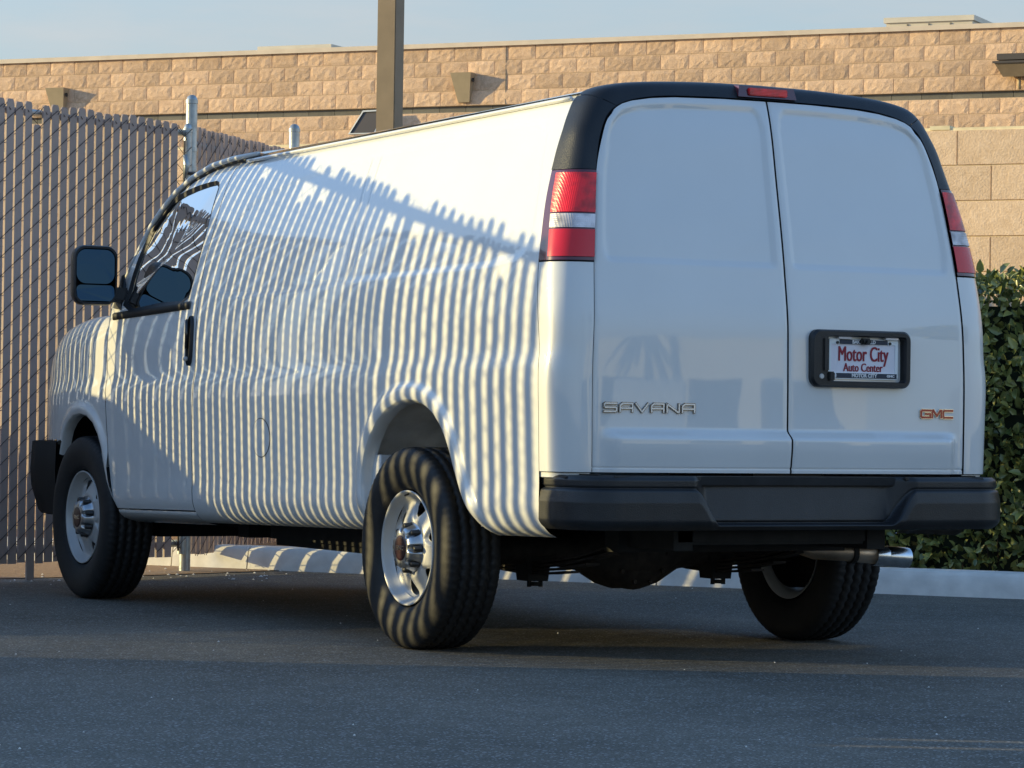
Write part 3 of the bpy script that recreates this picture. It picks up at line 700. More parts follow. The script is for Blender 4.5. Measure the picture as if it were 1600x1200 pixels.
def wring(sc0, sc1, dx0, dx1):
    v = []
    for sc,dx in ((sc0,dx0),(sc1,dx1)):
        for t_ in th[:-1]:
            rr = float(RW(WC[0]+math.cos(t_),WC[1]+math.sin(t_)))
            y = WC[0]+(rr+sc)*math.cos(t_); z = WC[1]+(rr+sc)*math.sin(t_); v.append((-float(Sp(y,z))+dx, y, z))
    n = 120; return v, [(i,(i+1)%n,n+(i+1)%n,n+i) for i in range(n)]
both('window_seal', wring(.004,-.020,-.003,.010), M['trim'], doors)
v, f = wring(-.016,-.30,.012,.012); c0 = (-float(Sp(WC[0],WC[1]))+.012, WC[0], WC[1])
vs = v[:120]+[tuple(np.array(a)*.5+np.array(c0)*.5) for a in v[:120]]+[c0]
gl_ = both('door_glass', (vs, [(i,(i+1)%120,120+(i+1)%120,120+i) for i in range(120)]+[(120+i,120+(i+1)%120,240) for i in range(120)]), M['glass'], doors)
# belt moulding strip under the glass
yy = np.linspace(2.19,3.10,24); bz = 1.376-(yy-2.23)*.036
vs = []; 
for k,(dz,dx) in enumerate([(-.032,.001),(-.030,.010),(-.004,.012),(.004,.004)]):
    vs += [(-float(Sp(y,z))-dx, y, z+dz) for y,z in zip(yy,bz)]
both('belt_moulding', (vs,[(k*24+i,k*24+i+1,(k+1)*24+i+1,(k+1)*24+i) for k in range(3) for i in range(23)]), M['trim'], doors)
# door handle: recessed black cup with a vertical pull and a lock
def handle():
    g = G(); yc, z0, z1 = 2.155, 1.095, 1.315
    out = smoothpoly([(yc-.027,z0),(yc+.027,z0),(yc+.027,z1),(yc-.027,z1)],2)
    n = len(out); lv = []
    for sc,dx in ((1,0),(1,-.012),(.86,-.016),(.72,-.004)):
        for (y,z) in out:
            yy_ = yc+(y-yc)*sc; zz_ = (z0+z1)/2+(z-(z0+z1)/2)*(1-(1-sc)*.3); lv.append((-float(S(yy_,zz_))+dx, yy_, zz_))
    g.add(lv, [(k*n+i,k*n+(i+1)%n,(k+1)*n+(i+1)%n,(k+1)*n+i) for k in range(3) for i in range(n)]+[tuple(3*n+i for i in range(n))])
    return g
hd = both('door_handle', handle().t(), M['black'], doors, sharp=50)
g = G(); g.box(-.9845,-.972,2.146,2.164,1.165,1.30,.004); both('pull', g.t(), M['blackgloss'], doors)
g = G().lathe([(-.004,0),(-.004,.009),(.0,.010),(.01,.010)],16,'x',(-.9855,2.155,1.125)); both('door_lock', g.t(), M['steel'], doors)
# ---- fuel filler door: a slightly proud disc with a dark gap round it
def disc_on_side(yc, zc, ry, rz, dx, n=40):
    vs = [(-float(S(yc,zc))-dx,yc,zc)]
    for rr in (.5,1.0): vs += [(-float(S(yc+ry*rr*math.cos(a),zc+rz*rr*math.sin(a)))-dx, yc+ry*rr*math.cos(a), zc+rz*rr*math.sin(a)) for a in [2*PI*k/n for k in range(n)]]
    return vs, [(0,1+i,1+(i+1)%n) for i in range(n)]+[(1+i,1+n+i,1+n+(i+1)%n,1+(i+1)%n) for i in range(n)]
o = obj('filler_gap', disc_on_side(1.36,.788,.093,.083,.0008), M['trim'], van, True)
o = obj('fuel_filler_door', disc_on_side(1.36,.788,.0895,.0795,.0022), M['paint'], van, True)
# ---- front fender, hood, windscreen, nose
ztop = interp([3.1,3.46,3.84,4.05,4.18,4.26],[1.345,1.335,1.285,1.20,1.08,.90])
Yg = np.linspace(0,1,92); Vg = np.linspace(0,1,80); U, V = np.meshgrid(Yg, Vg, indexing='ij')
Z0 = .405+V*.93; Y = (yff(np.clip(Z0,.4,1.346))+.003)*(1-U)+4.235*U
Z = .405+(ztop(Y)-.405)*V; Y = (yff(np.clip(Z,.4,1.346))+.003)*(1-U)+4.235*U
Y, Z, keep = cut(Y, Z, Rf, ACf)
cy = (Y[:-1,:-1]+Y[1:,1:])/2; cz = (Z[:-1,:-1]+Z[1:,1:])/2; keep &= ~((cy > 3.6) & (cz < .745))
X = S(Y,Z)+lipdisp(Y,Z,Rf,ACf,.06,.014)-.05*(1-np.sqrt(np.clip(1-np.clip((V-.86)/.14,0,1)**2,0,1)))
fend = both('front_fender', build_grid(-X, Y, Z, keep), M['paint'])
topx = [( -float(S(y,ztop(y)))+.05, y, float(ztop(y))) for y in np.linspace(3.165,4.235,24)]
vs = []; nx = 17
for (x,y,z) in topx:
    for k in range(nx):
        f_ = -1+2*k/(nx-1); vs.append((x*f_*-1 if False else -x*f_*-1, y+.07*(1-f_*f_)*sm((y-3.6)/.5), z+.055*(1-abs(f_)**2.4)))
obj('hood', (vs, [(i*nx+k,(i+1)*nx+k,(i+1)*nx+k+1,i*nx+k+1) for i in range(23) for k in range(nx-1)]), M['paint'], van, True)
# nose
vs = []; zs_ = np.linspace(.72,.90,8); 
for z in zs_:
    for k in range(21):
        f_ = -1+2*k/20; x = .79*f_*1.0; vs.append((x*1.0, 4.235+.075*(1-abs(f_)**3), z))
for k in range(21):
    f_ = -1+2*k/20; vs.append((.80*f_, 4.235+.075*(1-f_*f_), 1.0))
obj('nose_panel', (vs, [(i*21+k,i*21+k+1,(i+1)*21+k+1,(i+1)*21+k) for i in range(8) for k in range(20)]), M['paint'], van, True)
g = G(); g.box(-.42,.42,4.29,4.325,.80,1.02,.01); obj('grille', g.t(), M['blackgloss'], van)
for s_ in (-1,1):
    g = G(); g.box(s_*.62-.15,s_*.62+.15,4.20,4.275,.82,1.03,.02); obj('headlight', g.t(), M['lens_clear'], van)
# front bumper: black, wraps to the wheel arch
def fb():
    vs = []; prof = [(.74,.0),(.735,.03),(.60,.045),(.52,.035),(.40,-.03),(.38,-.06)]
    plan = []
    for k in range(40):
        t_ = k/39; a = (1-2*t_)
        x = -.955*math.copysign(min(1,abs(a)**.28),a); y = 4.215+.105*(1-abs(a)**2.5)-(.42*max(0,abs(a)-.80)/.2 if abs(a)>.8 else 0)
        plan.append((x,y))
    for z,dy in prof:
        for (x,y) in plan: vs.append((x*(1+dy*.25), y+dy*1.0 if y > 4.1 else y, z))
    return vs, [(i*40+k,(i+1)*40+k,(i+1)*40+k+1,i*40+k+1) for i in range(5) for k in range(39)]
M['matte'] = simple('matte_black_plastic', (.012,.013,.014), .7, spec=.2)
fixn(obj('front_bumper', fb(), M['matte'], van, True))
# windscreen, its pillars and the roof front
pil = [(3.20,1.37,.905),(3.10,1.50,.885),(3.01,1.62,.862),(2.91,1.745,.838),(2.83,1.82,.815),(2.73,1.895,.79),(2.60,1.955,.765),(2.42,2.00,.745),(2.20,2.02,.735)]
vs = []; nx = 15
for (y,z,x) in pil[:7]:
    for k in range(nx):
        f_ = -1+2*k/(nx-1); b_ = 1-f_*f_; vs.append((x*.985*f_, y+.45*b_*(1.96-z)/.59+.10*b_, z-.10*b_*(1-(z-1.37)/.59)+.045*b_*(z-1.37)/.59))
obj('windscreen', (vs, [(i*nx+k,i*nx+k+1,(i+1)*nx+k+1,(i+1)*nx+k) for i in range(6) for k in range(nx-1)]), M['glass'], van, True)
vs = []
def roofz(x, y):
    zc = 2.126+rake(y)*.35-.09*np.clip((y-1.9)/.9,0,2)**2; return zc-.058*np.clip(np.abs(x)/.735,0,1)**3.0*(1) 
# drip rail / pillar moulding seen in the photograph as a pale curved bead
for s_ in (-1,1):
    g = G(); pts = [(s_*(x+.004),y+.012,z+.003) for (y,z,x) in pil]+[(s_*.738,1.95,2.028)]
    g.tube(pts, [.009,.010,.011,.012,.013,.013,.013,.013,.012,.010], 10); obj('pillar_moulding', g.t(), M['alu'], van, True)
    g = G(); pts = [(s_*(x-.006),y-.012,z-.010) for (y,z,x) in pil]+[(s_*.735,1.93,2.010)]
    g.tube(pts, .009, 8); obj('pillar_seal', g.t(), M['trim'], van, True)
# ---- roof
yr_ = np.concatenate([np.linspace(-.845,1.9,60), np.linspace(1.95,2.60,16)]); xr_ = np.linspace(-1,1,41)
YY, XX = np.meshgrid(yr_, xr_, indexing='ij')
hw = np.where(YY < 1.9, .728, np.interp(YY,[1.9,2.2,2.42,2.6],[.728,.735,.745,.76]))
zs_ = 2.068+rake(YY)*.75; zs_ = np.where(YY>1.9, np.interp(YY,[1.9,2.2,2.42,2.62],[2.032,2.03,2.008,1.962]), zs_)
ZZ = zs_+.062*(1-np.abs(XX)**2.6)+.004*np.exp(-((np.abs(XX)-.93)/.03)**2)
ribs = .006*(np.cos(XX*PI*7)>.3)*(np.abs(XX)<.8)*(YY<1.7)*(YY>-.6)
obj('roof_panel', build_grid(XX*hw, YY, ZZ+ribs), M['paint'], van, True)
fixn(C.objects['roof_panel'])
for s_ in (-1,1):
    g = G(); pts = [(s_*.744, y, 2.052+float(rake(y))*.85+ (0 if y < 1.8 else 0)) for y in np.linspace(-.83,2.05,30)]
    g.tube(pts, .0085, 8); obj('drip_rail', g.t(), M['paint'], van, True)
# ---- rear corners
xlf = interp([.69,1.0,1.24,1.446,1.60,1.781,1.905,1.96,1.996],[.805,.807,.80,.788,.772,.748,.712,.688,.655])
def corner(zs, dx=0.0, inset=0.0, n=18, proud=0.0):
    vs = []
    for z in zs:
        z = float(z); xi = float(xlf(z))+.0045; A = np.array([xi, float(Yr(xi,z))-proud]); yb = float(ysf(z))-inset
        xs_ = float(S(yb,z)); B = np.array([xs_+proud*.6, yb]); r0 = float(np.interp(z,[.7,1.2,1.45,1.78,2.02],[.085,.085,.10,.12,.12]))
        Cc = np.array([xs_-.004+proud*.5, A[1]+.006])
        P = [A]; d1 = (A-Cc); L1 = np.linalg.norm(d1); d2 = (B-Cc); L2 = np.linalg.norm(d2)
        a_ = Cc+d1/L1*min(r0*1.6,L1*.98); b_ = Cc+d2/L2*min(r0,L2*.96)
        P = [A+(a_-A)*k/4 for k in range(5)]+[(1-t_)**2*a_+2*t_*(1-t_)*Cc+t_*t_*b_ for t_ in np.linspace(0,1,n)[1:]]+[B]
        vs += [(-p[0],p[1],z) for p in P]
    m_ = n+5; return vs, [(i*m_+k,(i+1)*m_+k,(i+1)*m_+k+1,i*m_+k+1) for i in range(len(zs)-1) for k in range(m_-1)]
both('corner_panel', corner(np.linspace(.700,1.443,24)), M['paint'])
both('corner_base', corner(np.linspace(.680,.697,3), inset=-.02, proud=-.012), M['paint'])
tl = both('taillight', corner(np.linspace(1.449,1.776,16), proud=.004), M['lens_dark'], smooth=True)
def lens_patch(z0,z1,t0,t1,pr):
    zs = np.linspace(z0,z1,10); v, f = corner(zs, proud=pr); m_ = 23
    k0 = int(t0*m_); k1 = int(t1*m_); vs = []; 
    for i in range(10): vs += v[i*m_+k0:i*m_+k1]
    w_ = k1-k0; return vs, [(i*w_+k,(i+1)*w_+k,(i+1)*w_+k+1,i*w_+k+1) for i in range(9) for k in range(w_-1)]
both('upper_red_lens', lens_patch(1.622,1.766,.05,.93,.008), M['lens_red'], tl)
both('clear_lens', lens_patch(1.566,1.616,.05,.93,.008), M['lens_white'], tl)
both('lower_red_lens', lens_patch(1.462,1.560,.05,.93,.008), M['lens_smooth'], tl)
# black trim: corner caps and the strip over the rear doors
Ip = np.array([(-.7525,-1.030,1.779),(-.735,-1.014,1.86),(-.717,-1.001,1.915),(-.688,-.990,1.975),(-.655,-.985,2.008),(-.61,-.983,2.032),(-.52,-.981,2.054),(-.41,-.982,2.066),(-.20,-.984,2.072),(0,-.985,2.073)])
Op = np.array([(-.864,-.892,1.779),(-.836,-.880,1.86),(-.81,-.873,1.92),(-.776,-.860,1.985),(-.742,-.852,2.045),(-.69,-.850,2.082),(-.60,-.850,2.105),(-.46,-.850,2.120),(-.22,-.850,2.133),(0,-.850,2.136)])
for i_ in range(4): Op[i_,0] = -(float(S(Op[i_,1],Op[i_,2]))+.004)
Cp = np.array([(-.835,-1.022,1.779),(-.815,-.997,1.86),(-.800,-.982,1.92),(-.772,-.968,1.98),(-.738,-.955,2.04),(-.68,-.950,2.088),(-.58,-.948,2.112),(-.44,-.946,2.126),(-.21,-.945,2.136),(0,-.945,2.139)])
def resamp(P, s): 
    i = np.linspace(0,1,len(P)); return np.stack([interp(i,P[:,k])(s) for k in range(3)],-1)
def capstrip(s0, s1, n):
    ss = np.linspace(s0,s1,n); I, O, Q = resamp(Ip,ss), resamp(Op,ss), resamp(Cp,ss); vs = []; m_ = 14
    for i in range(n):
        for k in range(m_):
            t_ = k/(m_-1); w_ = 1.9; den = (1-t_)**2+2*w_*t_*(1-t_)+t_*t_
            p = ((1-t_)**2*I[i]+2*w_*t_*(1-t_)*Q[i]+t_*t_*O[i])/den
            vs.append(tuple(p))
    return vs, [(i*m_+k,(i+1)*m_+k,(i+1)*m_+k+1,i*m_+k+1) for i in range(n-1) for k in range(m_-1)]
both('corner_trim', capstrip(0,.475,26), M['black'])
v, f = capstrip(.480,1.0,30); n = len(v)
g = G().add(v,f).add([(-x,y,z) for x,y,z in v],[tuple(reversed(q)) for q in f]); obj('rear_roof_trim', g.t(), M['black'], van, True)
g = G(); g.add([(-.128,-.988,2.080),(.128,-.988,2.080),(.120,-.979,2.121),(-.120,-.979,2.121),(-.125,-.94,2.084),(.125,-.94,2.084),(.118,-.93,2.126),(-.118,-.93,2.126)],[(0,1,2,3),(3,2,6,7),(0,3,7,4),(1,5,6,2),(0,4,5,1)])
hs_ = obj('high_stop_lamp', fixn(obj('tmp', g.t(), M['lens_dark'])).data, None, van); bpy.data.objects.remove(bpy.data.objects['tmp'])
g = G(); g.box(-.084,.084,-.9945,-.975,2.087,2.114,.003); obj('red_lens', g.t(), M['lens_red'], hs_)
# ---- rear doors
ztf = lambda x: np.interp(np.abs(x),[0,.2,.4,.50,.58,.62,.645,.66],[2.067,2.066,2.060,2.051,2.037,2.024,2.010,1.996])
pL = smoothpoly([(-.745,1.45),(-.66,1.45),(-.10,1.45),(-.035,1.45),(-.035,1.51),(-.033,1.92),(-.033,1.96),(-.045,2.036),(-.12,2.040),(-.50,2.030),(-.60,2.012),(-.668,1.965),(-.70,1.88),(-.728,1.70),(-.745,1.52)],2)
def rear_door(sgn):
    us = np.unique(np.concatenate([np.linspace(0,1,74),[.004,.996]])); vz_ = np.unique(np.concatenate([np.linspace(.700,1.995,120),np.linspace(.700,.722,5),np.linspace(.808,.868,9)]))
    U, Z = np.meshgrid(us, vz_, indexing='ij')
    # above 1.93 the top edge curves over: squeeze rows towards the outline
    Xm = (.0035+(xlf(np.minimum(Z,1.996))-.0035)*U)
    fr = np.clip((Z-1.60)/(1.995-1.60),0,1); Z2 = np.where(Z > 1.60, 1.60+(ztf(Xm)-1.60)*fr, Z)
    Xm = .0035+(xlf(np.minimum(Z2,1.996))-.0035)*U; Z2 = np.where(Z > 1.60, 1.60+(ztf(Xm)-1.60)*fr, Z)
    Y = Yr(Xm,Z2)
    fade = sm((.775-Xm)/.06)
    Y = Y-.034*(1-sm((Z2-.818)/.040))*fade*(sm((Z2-.70)/.10)*.25+.75)
    Y = Y+.010*sm(sdpoly(-Xm, Z2, pL)/.008)
    Y = Y+.004*np.exp(-((Z2-.7165)/.0022)**2)
    ed = np.minimum(np.minimum(U,1-U)*.8, .2); Y = Y+.004*np.clip(1-ed/.006,0,1)
    X = Xm*sgn
    vs, fs = build_grid(X, Y, Z2)
    if sgn > 0: fs = [tuple(reversed(f)) for f in fs]
    o = obj('rear_door', (vs,fs), M['paint'], van, True)
    return o
dL = rear_door(-1); dR = rear_door(1)
for o_ in (dL,dR): fixn(o_)
dR['label'] = 'right rear door with number plate housing'; dL['label'] = 'left rear door with model lettering'
# dark body behind the shut lines
g = G()
for s_ in (-1,1):
    prof = [(.70,.90,-1.04),(1.2,.90,-1.03),(1.446,.87,-1.035),(1.70,.82,-.99),(1.86,.775,-.965),(1.97,.735,-.945),(2.04,.68,-.93),(2.075,.5,-.90)]
    for i in range(7):
        (za,xa,ya),(zb,xb,yb) = prof[i],prof[i+1]
        qa = (s_*(float(S(float(ysf(za)),za))-.012), float(ysf(za))+.02, za); qb = (s_*(float(S(float(ysf(zb)),zb))-.012), float(ysf(zb))+.02, zb)
        g.add([(s_*xa,ya,za),qa,qb,(s_*xb,yb,zb)],[(0,1,2,3)]); g.add([(0,ya-.045,za),(s_*xa,ya,za),(s_*xb,yb,zb),(0,yb-.045,zb)],[(0,1,2,3)])
obj('door_frame', g.t(), M['trim'], van)
for s_ in (-1,1):
    g = G(); rows_ = [z for z in np.linspace(.45,1.95,24)]
    vs = []
    for z in rows_:
        yc = float(ydf(z)); vs += [(s_*(float(S(yc,z))-.014),yc-.03,z),(s_*(float(S(yc,z))-.014),yc+.03,z)]
    obj('pillar', (vs,[(2*i,2*i+1,2*i+3,2*i+2) for i in range(23)]), M['trim'], van)
    vs = []
    for z in np.linspace(.45,1.34,14):
        yc = float(yff(z)); vs += [(s_*(float(S(yc,z))-.014),yc-.03,z),(s_*(float(S(yc,z))-.014),yc+.03,z)]
    obj('pillar', (vs,[(2*i,2*i+1,2*i+3,2*i+2) for i in range(13)]), M['trim'], van)
    vs = []
    for z in np.linspace(.66,2.0,20):
        yc = float(ysf(z)); vs += [(s_*(float(S(yc+.04,z))-.016),yc+.05,z),(s_*(float(S(yc,z))-.016),yc-.02,z)]
    obj('pillar', (vs,[(2*i,2*i+1,2*i+3,2*i+2) for i in range(19)]), M['trim'], van)
# ---- badge letters: chrome outline with red or pale face
def strokes(paths, w_, x0, z0, sx, sz, y0, y1, sl=0):
    g = G()
    for P in paths:
        for a, b_ in zip(P[:-1],P[1:]):
            A = Vector((x0+a[0]*sx+a[1]*sl, z0+a[1]*sz)); B = Vector((x0+b_[0]*sx+b_[1]*sl, z0+b_[1]*sz)); d = (B-A).normalized(); n = Vector((-d.y,d.x))*w_; e = d*w_*.8
            g.prism([(A.x-e.x+n.x,A.y-e.y+n.y),(B.x+e.x+n.x,B.y+e.y+n.y),(B.x+e.x-n.x,B.y+e.y-n.y),(A.x-e.x-n.x,A.y-e.y-n.y)], y0+1e-5*hr.random(), y1)
    return g
LET = {'S':[[(1,1),(.1,1),(0,.9),(0,.6),(.1,.5),(.9,.5),(1,.4),(1,.1),(.9,0),(0,0)]],
 'A':[[(0,0),(0,.75),(.2,1),(1,1),(1,0)],[(0,.42),(1,.42)]], 'V':[[(0,1),(.5,0),(1,1)]],
 'N':[[(0,0),(0,1),(.9,0),(1,0),(1,1)]], 'G':[[(1,1),(.12,1),(0,.85),(0,.15),(.12,0),(1,0),(1,.5),(.5,.5)]],
 'M':[[(0,0),(0,1),(.12,1),(.5,.25),(.88,1),(1,1),(1,0)]], 'C':[[(1,1),(.12,1),(0,.85),(0,.15),(.12,0),(1,0)]]}
def badge(word, x0, x1, z0, z1, face, nm, par, lw_, yb):
    n = len(word); adv = (x1-x0)/n; 
    for i, ch in enumerate(word):
        xa = x0+i*adv+adv*.09; sx = adv*.80
        y = float(Yr((xa+sx/2),z0))-.001
        L = obj(nm, strokes(LET[ch], lw_, xa, z0+lw_, sx, z1-z0-2*lw_, y-.005, y).t(), M['badgeedge'] if face is M['silver'] else M['chromeb'], par)
        obj('letter_face', strokes(LET[ch], lw_*(.55 if face is M['silver'] else .72), xa, z0+lw_, sx, z1-z0-2*lw_, y-.0062, y-.004).t(), face, L)
badge('SAVANA', -.772, -.394, .911, .949, M['silver'], 'letter', dL, .0046, 0)
badge('GMC', .594, .752, .906, .943, M['redbadge'], 'letter', dR, .0055, 0)
# ---- licence plate housing on the right door
HXa, HXb, HZa, HZb = .087, .531, 1.017, 1.228
def rrect(x0,x1,z0,z1,r,n=6):
    P = []
    for (cx,cz,a0) in ((x1-r,z0+r,-PI/2),(x1-r,z1-r,0),(x0+r,z1-r,PI/2),(x0+r,z0+r,PI)):
        P += [(cx+r*math.cos(a0+PI/2*k/n), cz+r*math.sin(a0+PI/2*k/n)) for k in range(n+1)]
    return P
yh = float(Yr(.31,1.12))
outer = rrect(HXa,HXb,HZa,HZb,.035); inner = rrect(.160,.502,1.040,1.204,.012)
loops = [(outer,yh+.002,0),(outer,yh-.020,0),([(HXa+(x-HXa)*1+(.31-x)*.035, z+(1.122-z)*.06) for x,z in outer],yh-.030,0),([(x+(x-.331)*.03, z+(z-1.122)*.04) for x,z in inner],yh-.030,0),(inner,yh-.022,0),(inner,yh+.020,0)]
vs = []; n = len(outer)
for P, y, _ in loops: vs += [(x,y,z) for x,z in P]
hous = obj('plate_housing', (vs,[(k*n+i,k*n+(i+1)%n,(k+1)*n+(i+1)%n,(k+1)*n+i) for k in range(5) for i in range(n)]+[tuple(5*n+i for i in range(n))]), M['black'], dR, False, sharp=35); fixn(hous)
# plate leans back at its foot
px0, px1, pz0, pz1 = .172, .482, 1.048, 1.196
def plate_obj(name, g, mat, par=hous):
    o = obj(name, g.t() if isinstance(g,G) else g, mat, par); return o
py = yh-.004
fr = G(); P = rrect(px0,px1,pz0,pz1,.010); Q = rrect(px0+.012,px1-.012,pz0+.024,pz1-.020,.004); n = len(P)
vs = [(x,py,z) for x,z in P]+[(x,py-.004,z) for x,z in P]+[(x,py-.004,z) for x,z in Q]+[(x,py,z) for x,z in Q]
pf = plate_obj('plate_frame', (vs,[(k*n+i,k*n+(i+1)%n,(k+1)*n+(i+1)%n,(k+1)*n+i) for k in range(3) for i in range(n)]), M['plate_frame']); fixn(pf)
pl_ = plate_obj('licence_plate', G().box(px0+.004,px1-.004,py-.0005,py+.001,pz0+.004,pz1-.004), M['plate'])
plate_obj('frame_banner', G().box(px0+.034,px1-.006,py-.0062,py-.004,pz0+.004,pz0+.022), M['navy'])
plate_obj('frame_banner', G().box(px0+.048,px1-.048,py-.0062,py-.004,pz1-.019,pz1-.002), M['navy'])
def text(body, size, x, z, y, mat, par, off=0, ex=.0006, sx=1.0, name='lettering', sz=1.0):
    cu = bpy.data.curves.new('t','FONT'); cu.body = body; cu.size = size; cu.offset = off; cu.extrude = ex; cu.align_x = 'CENTER'; cu.align_y = 'CENTER'; cu.resolution_u = 3
    o = bpy.data.objects.new('t', cu); C.objects.link(o); dg = bpy.context.evaluated_depsgraph_get(); me = bpy.data.meshes.new_from_object(o.evaluated_get(dg)); bpy.data.objects.remove(o)
    Rm = Matrix(((sx,0,0,x),(0,0,-1,y),(0,sz,0,z),(0,0,0,1))); me.transform(Rm); me.materials.clear(); me.materials.append(mat)
    o = bpy.data.objects.new(name, me); C.objects.link(o); o.parent = par; return o
for k_, dx_ in enumerate((-.0015,0,.0015)): text('Motor City', .070, .327+dx_, 1.1385, py-.0020-.0004*k_, M['redprint'], hous, 0, sx=.70, sz=1.12, ex=.00015)
for k_, dx_ in enumerate((-.0010,0,.0010)): text('Auto Center', .044, .327+dx_, 1.090, py-.0020-.0004*k_, M['redprint'], hous, 0, sx=.76, ex=.00015)
text('MOTOR CITY', .0185, .330, pz0+.013, py-.0066, M['white_text'], hous, .0007)
text('GMC', .012, .448, pz0+.013, py-.0066, M['white_text'], hous, .0006, sx=1.3)
text('BAKERSFIELD', .0185, .327, pz1-.011, py-.0066, M['white_text'], hous, .0007, sx=.95)
g = G(); g.box(.196,.206,py-.0066,py-.005,pz0+.007,pz0+.019); obj('lettering', g.t(), M['white_text'], hous)
for k in (0,1):
    x = (px0+.038, px1-.038)[k]; plate_obj('plate_screw', G().lathe([(-.009,0),(-.009,.005),(-.003,.006)],12,'y',(x,py,pz1-.014)), M['nut'])
g = G(); g.box(.308,.352,yh-.028,yh-.004,1.176,1.200,.006); g.lathe([(-.010,0),(-.010,.008),(.01,.009)],14,'y',(.332,yh-.026,1.186)); plate_obj('rear_camera', g, M['trim'])
for x in (.21,.42): plate_obj('plate_lamp', G().box(x,x+.055,yh-.020,yh-.006,1.196,1.203), M['lens_clear'])
g = G(); g.box(.133,.158,yh-.037,yh-.028,1.075,1.198,.004); plate_obj('release_handle', g, M['black'])
g = G(); g.box(.156,.182,yh-.040,yh-.020,1.040,1.074,.004); plate_obj('latch', g, M['trim'])
g = G().lathe([(-.004,0),(-.004,.0085),(0,.010)],18,'y',(.128,yh-.030,1.056)); plate_obj('lock_cylinder', g, M['steel'])
# ---- rear bumper
def bumper():
    nu, nz_ = 521, 60; us = np.linspace(-1,1,nu); zz = np.linspace(.498,.690,nz_)
    a = np.abs(us); X = 0*a; th_ = np.clip((a-.76)/.17,0,1)*PI/2
    Xp = np.where(a < .76, a/.76*.77, .77+.155*np.sin(th_)); Yp = -1.290+.020*(np.minimum(Xp,.77)/.77)**2+np.where(a < .76, 0, .165*(1-np.cos(th_))+np.clip((a-.93)/.07,0,1)*.10)
    nx_ = np.where(a < .76, 0, np.sin(th_)); ny_ = np.where(a < .76, 1, np.cos(th_))
    U, Z = np.meshgrid(us, zz, indexing='ij'); XP = np.broadcast_to(Xp[:,None],U.shape); A = np.abs(XP)
    edge = .646-.122*sm((.475-A)/.105)                       # top line of the lower shell, dips at the step
    low = sm((edge-Z)/.010)                                    # 1 on the lower shell
    d = low*(.016+.010*np.clip((edge-Z)/.05,0,1)) - .07*sm((.50-Z)/.03)*0
    d = d-.030*np.clip((.535-Z)/.037,0,1)**2                   # tuck under at the bottom
    top = 1-low; pad = sm((A-.385)/.10)                         # raised pads either side, recess between
    d = d+top*(pad*(.010-.018*np.clip((Z-.672)/.018,0,1)**2)-(1-pad)*(.050+.10*np.clip((Z-.53)/.16,0,1)*.25))
    d = d-.006*np.exp(-((Z-edge)/.0035)**2)
    Xo = (XP+d*np.broadcast_to(nx_[:,None],U.shape))*np.sign(us)[:,None]; Yo = Yp[:,None]-d*ny_[:,None]
    return build_grid(Xo, Yo, Z)
bp_ = obj('rear_bumper', bumper(), M['black'], van, True); fixn(bp_)
g = G(); 
obj('step_pad', G().box(-.80,-.44,-1.272,-1.13,.676,.689,.004).t(), M['black'], van); obj('step_pad', G().box(.44,.80,-1.272,-1.13,.676,.689,.004).t(), M['black'], van); obj('step_pad', G().box(-.93,-.80,-1.16,-1.05,.674,.686,.004).t(), M['black'], van); obj('step_pad', G().box(.80,.93,-1.16,-1.05,.674,.686,.004).t(), M['black'], van)
g = G(); g.box(-.44,.44,-1.235,-1.10,.655,.688,.004); g.box(-.80,.80,-1.26,-1.16,.502,.515); g.box(-.9,.9,-1.15,-1.13,.50,.69); obj('bumper_beam', g.t(), M['dark'], van)
for q in ((-.85,-.79,-1.15,-1.07,.655,.694),(.79,.85,-1.15,-1.07,.655,.694),(-.15,.15,-1.16,-1.08,.67,.70)): obj('bumper_bracket', G().box(*q).t(), M['rust'], van)
# ---- wheels
def tread_tyre():
    R = .387; w_ = .123; prof = []           # (axial, radius, groove flag)
    side = [(-.080,.222),(-.098,.228),(-.110,.250),(-.1185,.285),(-.1225,.315),(-.1205,.340),(-.115,.358),(-.109,.371),(-.101,.379)]
    tr = []
    for c in (-.062,-.021,.021,.062): tr += [(c-.0062,R-.0015,0),(c-.0045,R-.011,1),(c+.0045,R-.011,1),(c+.0062,R-.0015,0)]
    prof = [(a,r,0) for a,r in side]+[(-.094,R-.0045,0)]+tr+[(.094,R-.0045,0)]+[(-a,r,0) for a,r in side[::-1]]
    n = 240; vs = []; fs = []; m_ = len(prof)
    for k in range(n):
        t_ = 2*PI*k/n; zz_ = (.003 if (k//2)%2 else -.003)
        for j,(a,r,gf) in enumerate(prof):
            ax = a
            if abs(a) < .075: ax = a+zz_
            rr = r
            if 9 <= j <= 26 and abs(a) > .085 and k%3 == 0: rr -= .005
            if j in (7,8,m_-8,m_-9) and k%3 == 0: rr -= .0035
            vs.append((ax, rr*math.cos(t_), rr*math.sin(t_)))
    for k in range(n):
        for j in range(m_-1): a = k*m_+j; b_ = ((k+1)%n)*m_+j; fs.append((a,a+1,b_+1,b_))
    return mesh('tyre', vs, fs, True)
tyre_me = tread_tyre(); tyre_me.materials.append(M['rubber'])
g = G().lathe([(-.092,.2185),(-.100,.2200),(-.1015,.2155),(-.094,.2105),(-.082,.206),(-.066,.197),(-.060,.190)],96); rim_me = mesh('rim', *g.t(), smooth=True); rim_me.materials.append(M['steel'])
g = G().lathe([(-.052,.190),(-.02,.185),(.06,.187),(.09,.205),(.095,.218)],96); barrel_me = mesh('rim_barrel', *g.t(), smooth=True); barrel_me.materials.append(M['steel'])
